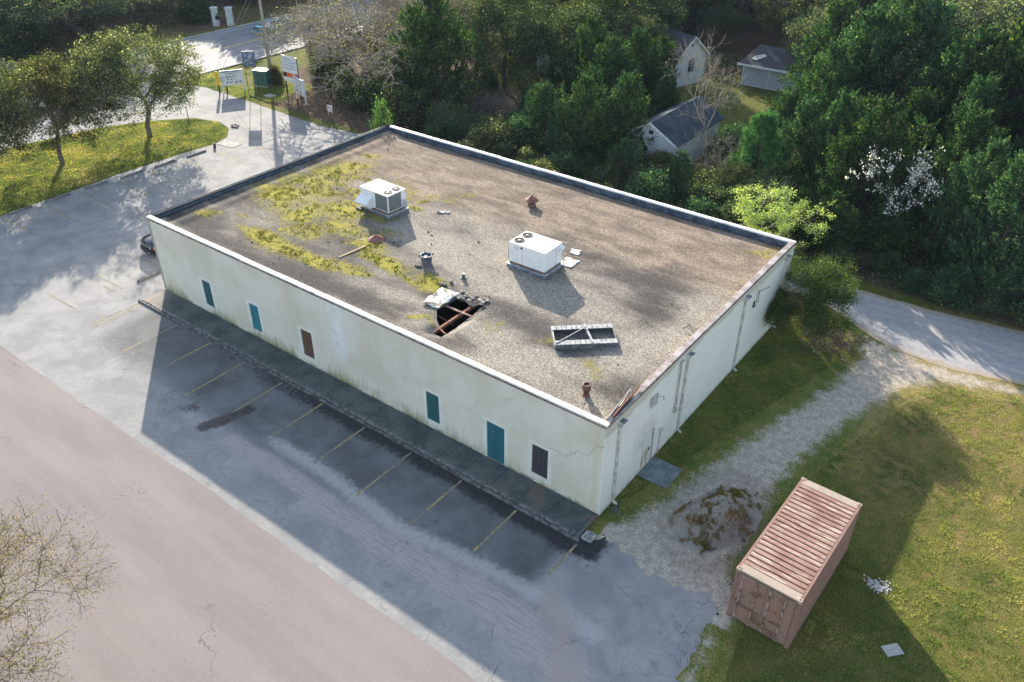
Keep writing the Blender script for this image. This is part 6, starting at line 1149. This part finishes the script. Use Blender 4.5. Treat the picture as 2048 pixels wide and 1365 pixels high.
def make_vehicle(name, label, cat, loc, rz, col, L_=4.7, W_=1.85, H_=1.72, hood=1.05, pale=False):
    """front faces -y; origin on the ground at the middle"""
    t_ = thing(name, label, cat, loc, rz); hw = W_/2; f = -L_/2
    M_b = mat(name+'_paint', col, .22, .3, spec=.6); M_b.node_tree.nodes['Principled BSDF'].inputs['Coat Weight'].default_value = .6
    M_ch = mat(name+'_chrome', (.6, .61, .63), .2, 1.0); M_t = mat(name+'_rubber', (.02, .02, .02), .8); M_lamp = mat(name+'_lamp', (.75, .72, .68), .15)
    # lofted body: stations along y with (y, half width, z low, z shoulder, z top)
    st_ = [(f, .70*hw, .42, .62, .80), (f+.10, .88*hw, .32, .72, .93), (f+.35, .97*hw, .28, .80, 1.0), (f+1.0, hw, .26, .86, hood+.02), (f+1.45, hw, .26, .88, hood+.06), (f+L_-.6, hw, .26, .9, hood+.06), (f+L_-.12, .95*hw, .30, .86, hood), (f+L_, .86*hw, .42, .72, hood-.1)]
    b = MB(); n = 10
    for y, w_, z0, zs, zt in st_:
        ring = [(-w_*.86, z0), (-w_, z0+.12), (-w_, zs), (-w_*.93, zt-.05), (-w_*.78, zt), (0, zt+.035)]; ring = ring+[(-a, c) for a, c in reversed(ring[:-1])]
        b.v += [(a, y, c) for a, c in ring]; n = len(ring)
    for i in range(len(st_)-1):
        for j in range(n):
            k = (j+1) % n; b.f.append((i*n+j, i*n+k, (i+1)*n+k, (i+1)*n+j))
    b.f.append(tuple(range(n))); b.f.append(tuple(range((len(st_)-1)*n, len(st_)*n)))
    body = b.build('body', M_b, t_, bevel=.02, smooth=True)
    c0, c1 = f+1.25, f+L_-.25; zt = hood+.04
    b = MB(); lo = [(-hw*.92, c0), (hw*.92, c0), (hw*.92, c1), (-hw*.92, c1)]; hi = [(-hw*.72, c0+.75), (hw*.72, c0+.75), (hw*.72, c1-.35), (-hw*.72, c1-.35)]
    b.v += [(x, y, zt) for x, y in lo]+[(x, y, H_-.06) for x, y in hi]+[(x*.9, y*1.0, H_) for x, y in hi]
    b.f += [(0, 1, 5, 4), (1, 2, 6, 5), (2, 3, 7, 6), (3, 0, 4, 7)]; b.build('windows', mat(name+'_glass', (.03, .04, .05), .08, spec=.8), t_)
    b = MB(); b.v += [(x*1.02, y+(.02 if y > 0 else -.02), H_-.065) for x, y in hi]+[(x*.9, y+(-.06 if y > 0 else .06), H_) for x, y in hi]; b.f += [(0, 1, 5, 4), (1, 2, 6, 5), (2, 3, 7, 6), (3, 0, 4, 7), (4, 5, 6, 7)]
    rf = b.build('roof', M_b, t_, bevel=.02)
    b = MB()
    for s_ in (-1, 1):
        for (x0, y0), (x1, y1) in ((lo[0] if s_ < 0 else lo[1], hi[0] if s_ < 0 else hi[1]), (lo[3] if s_ < 0 else lo[2], hi[3] if s_ < 0 else hi[2])): b.bar((x0, y0, zt), (x1, y1, H_-.06), .06, .05)
        b.bar((s_*hw*.92, (c0+c1)/2, zt), (s_*hw*.72, (c0+c1)/2, H_-.06), .07, .05)
    b.build('pillar', M_b, t_)
    for s_ in (-.3, .3): MB().box(s_*hw*2*.62-.03, c0+.9, H_+.001, s_*hw*2*.62+.03, c1-.5, H_+.05).build('roof_rail', M_ch, rf)
    # hood grooves, grille, bumper, lamps
    b = MB()
    for s_ in (-1, 1): b.bar((s_*.42*hw, f+.30, .985), (s_*.58*hw, f+1.15, hood+.045), .035, .03)
    b.bar((-.58*hw, f+.30, .975), (.58*hw, f+.30, .975), .03, .03); b.build('hood_seam', M_blk2, t_)
    g_ = MB()
    for z in (.58, .66, .74): g_.box(-.52*hw, f-.03, z, .52*hw, f+.05, z+.035)
    gr = MB().box(-.58*hw, f-.012, .54, .58*hw, f+.06, .80).build('grille', M_blk2, t_, bevel=.02); g_.build('grille_bar', M_ch, gr)
    b = MB()
    pts = [(-hw*.98, f+.45, .42), (-hw*.9, f+.12, .42), (-hw*.6, f-.06, .42), (0, f-.11, .42), (hw*.6, f-.06, .42), (hw*.9, f+.12, .42), (hw*.98, f+.45, .42)]
    for a, c in zip(pts[:-1], pts[1:]): b.bar(a, c, .10, .26)
    bp = b.build('bumper', M_blk2 if not pale else M_b, t_, bevel=.02)
    for s_ in (-1, 1):
        MB().cyl((s_*.62*hw, f-.11, .40), (s_*.62*hw, f-.125, .40), .05, .05, 10).build('fog_lamp', M_lamp, bp)
        MB().prism([(s_*hw*.60, f-.03, .62), (s_*hw*.92, f+.14, .64), (s_*hw*.93, f+.16, .80), (s_*hw*.62, f-.01, .80)], (0, .08, 0)).build('headlight', M_lamp, t_, bevel=.01)
        MB().prism([(s_*hw*.90, f+.10, .62), (s_*hw*.985, f+.30, .64), (s_*hw*.985, f+.30, .80), (s_*hw*.91, f+.12, .80)], (0, .06, 0)).build('indicator', mat('amber_lens', (.7, .2, .04), .2), t_)
        MB().box(s_*hw*1.0-.04+s_*.06, c0+.35, zt-.02, s_*hw*1.0+.08+s_*.06, c0+.5, zt+.14).build('mirror', M_b, t_, bevel=.02)
        for y in (f+.85, f+L_-.9):
            wl = MB().cyl((s_*(hw-.22), y, .34), (s_*(hw+.01), y, .34), .345, .345, 24).build('wheel', M_t, t_, bevel=.03); MB().cyl((s_*(hw+.005), y, .34), (s_*(hw+.02), y, .34), .2, .19, 14).build('rim', M_ch, wl)
    MB().box(-hw*.8, f+L_-.02, .45, hw*.8, f+L_+.06, .62).build('rear_bumper', M_blk2, t_, bevel=.02)
    return t_
make_vehicle('black_car', 'black sport utility car parked nose out beside the far left wall', 'car', (-36.25, 4.35, 0), math.radians(-4), (.012, .015, .02), H_=1.72)
make_vehicle('teal_car', 'dark teal car driving along the highway behind the utility pole', 'car', (-78.3, 46.9, .004), math.radians(-4), (.04, .26, .34), L_=4.6, H_=1.5, hood=.95, pale=True)

# ------------------------------------------------------------------ undergrowth, grass blades, leaf litter
def scatter_stuff(name, label, cat, C, per, sig, size, lm, seed, nz=None, asp=.5, ax=None, axw=0):
    rs = np.random.RandomState(seed); V, F, T = leaves(C, per, sig, size, rs, asp=asp, axis=ax, ax_w=axw); o = npmesh(name, V, F, lm, {'tint': T}); return tag(o, label, cat, kind='stuff')
rs = np.random.RandomState(77)
def region(n, x0, x1, y0, y1, f): 
    x, y = rs.uniform(x0, x1, n), rs.uniform(y0, y1, n); k = f(x, y); return x[k], y[k]
def hf(x, y): return .25+2.2*np.maximum(0, vn(x+3, y, 3.2, 3)-.32)
def under(x, y):
    base = (y > 27.2+1.0*(vn(x, y*0, 2)-.5)) & (y < 80) & ((x > -35+.3*(y-27)) | ((y > 31.5) & (x > -46))) & (clear_yard(x, y) > .3)
    hole = (np.hypot(x+38, (y-40.5)) < 4.8) | (np.hypot(x+17.3, y-39.4) < 3.4) | ((x < -31) & (y < 29))
    back = (x < -1.2) & (x > -34) & (y > 20.9) & (y <= 27.4)
    return (base & ~hole) | back
x, y = region(26000, -48, 30, 20.5, 70, under); z = hf(x, y)*rs.rand(len(x))**.5+.05; dens = (vn(x, y, 2.5) > .38) | (z < .4)
x, y, z = x[dens], y[dens], z[dens]; sel = vn(x+20, y, 4) > .55
scatter_stuff('undergrowth', 'dense dark undergrowth filling the ground between the trees', 'undergrowth', np.stack([x, y, z], 1)[~sel], 13, .26, .18, L_dark, 1)
scatter_stuff('undergrowth', 'patches of brighter green undergrowth in the woods', 'undergrowth', np.stack([x, y, z], 1)[sel], 13, .26, .18, L_bright, 2)
x, y = region(2600, -108, -86, 15, 46, lambda x, y: (vn(x, y, 4) > .5) & (y > 22.6)); scatter_stuff('ivy', 'low ivy and leaf cover across the highway', 'undergrowth', np.stack([x, y, .15+.3*rs.rand(len(x))], 1), 8, .3, .24, L_dark, 3)
# lawn blades
L_grass = leafmat('grass_blades', [(.055, .10, .016), (.14, .20, .035), (.35, .36, .075), (.56, .44, .18)], .45)
def blades(name, label, n, x0, x1, y0, y1, f, hmin, hmax, wd, seed, m=L_grass):
    r = np.random.RandomState(seed); x, y = r.uniform(x0, x1, n), r.uniform(y0, y1, n); k = f(x, y); x, y = x[k], y[k]; n = len(x)
    cl = vn(x, y, .5, 2); h = (hmin+(hmax-hmin)*cl**1.5)*r.uniform(.5, 1.3, n); a = r.rand(n)*6.28; w_ = wd*r.uniform(.6, 1.4, n); lx, ly = h*.7*r.randn(n), h*.7*r.randn(n); z0 = mound_z(x, y) if name == 'weeds' else np.zeros(n)
    V = np.stack([np.stack([x-w_*np.cos(a), y-w_*np.sin(a), z0], 1), np.stack([x+w_*np.cos(a), y+w_*np.sin(a), z0], 1), np.stack([x+lx, y+ly, z0+h], 1)], 1).reshape(-1, 3)
    T = np.repeat(np.clip(vn(x+7, y, 1.6, 3)*1.3-.15+.35*r.randn(n)*.5, 0, 1), 3)
    o = npmesh(name, V, np.arange(len(V)).reshape(-1, 3), m, {'tint': T}); return tag(o, label, 'grass', kind='stuff')
def mound_z(x, y): return 1.05*sst(-ms(x, y), 0, .9)*(.6+.7*vn(x, y, .7, 4))*np.clip(-ms(x, y)*4, 0, 1)
def lawn_ok(x, y):
    g_ = d_grav(x, y)+.35*(vn(x, y, .7)-.5); c_ = (x > 6.35) & (x < 9.1) & (y > -1.5) & (y < 4.7)
    p_ = (x < 1.6) & (y > 3.1) & (y < 4.9); w_ = x > .02
    return w_ & (g_ > .1) & (d_lane(x, y) > .1) & (sdf([(-1, -1.5)]+LOTR+[(-1, -9.2)])(x, y) > .1) & ~c_ & ~p_ & (ms(x, y) > 0) & (rs2(x, y))
rs2 = lambda x, y: vn(x*1.1, y, .35, 2) > .40
blades('grass', 'mown lawn grass around the container and side wall', 330000, 0, 20, -8, 22, lawn_ok, .02, .13, .012, 5)
blades('grass', 'sunlit grass of the island under the live oaks', 60000, -64, -50, -10, 21.5, lambda x, y: d_isl(x, y) < -.15, .05, .16, .03, 6)
blades('grass', 'verge grass around the signs', 12000, -69, -52, 26.9, 33, lambda x, y: (vn(x, y, 1.5) > .42) & (x < -55), .05, .16, .03, 7)
blades('weeds', 'rusty and green weeds growing on the dirt mound', 26000, 2.2, 6.2, .2, 5.8, lambda x, y: (ms(x, y) < -.03) & (vn(x*1.3, y, .38, 3)+.1*(vn(x+3, y, .15, 1)-.5) > .56), .05, .16, .02, 8, leafmat('rusty_weeds', [(.08, .13, .03), (.22, .17, .04), (.42, .22, .05), (.40, .30, .12)], .4))
L_moss = leafmat('moss_tufts', [(.08, .085, .015), (.17, .165, .025), (.30, .28, .04), (.42, .37, .06)], .15)
r = np.random.RandomState(9); x, y = r.uniform(-31, -.5, 60000), r.uniform(.4, 19.6, 60000); k = (a_moss(x, y) > .5+.25*r.rand(len(x))) & (vn(x, y, .35, 2) > .5) & (d_hole(x, y) > .2); x, y = x[k][:5000], y[k][:5000]
V, F, T = leaves(np.stack([x, y, np.full(len(x), RZ+.035)], 1), 3, (.05, .05, .01), .06, r, asp=.9); o = npmesh('moss', V, F, L_moss, {'tint': T}); tag(o, 'yellow green moss cushions spread over the roof gravel', 'moss', kind='stuff')
L_lit = leafmat('dead_leaves', [(.10, .06, .04), (.22, .14, .09), (.34, .24, .17), (.45, .36, .28)], .1)
def litter_f(x, y): return ((y > 27.6) & (x > -56) & (x < -36) & (y < 34)) | ((np.hypot(x+38, y-41) < 6)) | ((x > -100) & (x < -85) & (y > 23)) | ((x > 2) & (x < 5) & (y > 17.5) & (y < 21.2))
x, y = region(90000, -100, 5, 17, 66, litter_f); z = np.full(len(x), .03)
scatter_stuff('leaf_litter', 'pale dead leaves carpeting the ground under the trees', 'leaf litter', np.stack([x, y, z], 1)[:26000], 2, (.12, .12, .01), .13, L_lit, 4, asp=.8)

# ------------------------------------------------------------------ thin morning haze
hz = MB().box(-240, -80, -1, 80, 330, 40).build('haze', bpy.data.materials.new('haze_air'), None); tag(hz, kind='stuff')
hm = hz.data.materials[0]; hm.use_nodes = True; ht = hm.node_tree; ht.nodes.remove(ht.nodes['Principled BSDF'])
pv = ht.nodes.new('ShaderNodeVolumePrincipled'); pv.inputs['Color'].default_value = (.62, .80, 1, 1); pv.inputs['Density'].default_value = .00012; pv.inputs['Anisotropy'].default_value = 0
ht.links.new(pv.outputs[0], ht.nodes['Material Output'].inputs['Volume'])
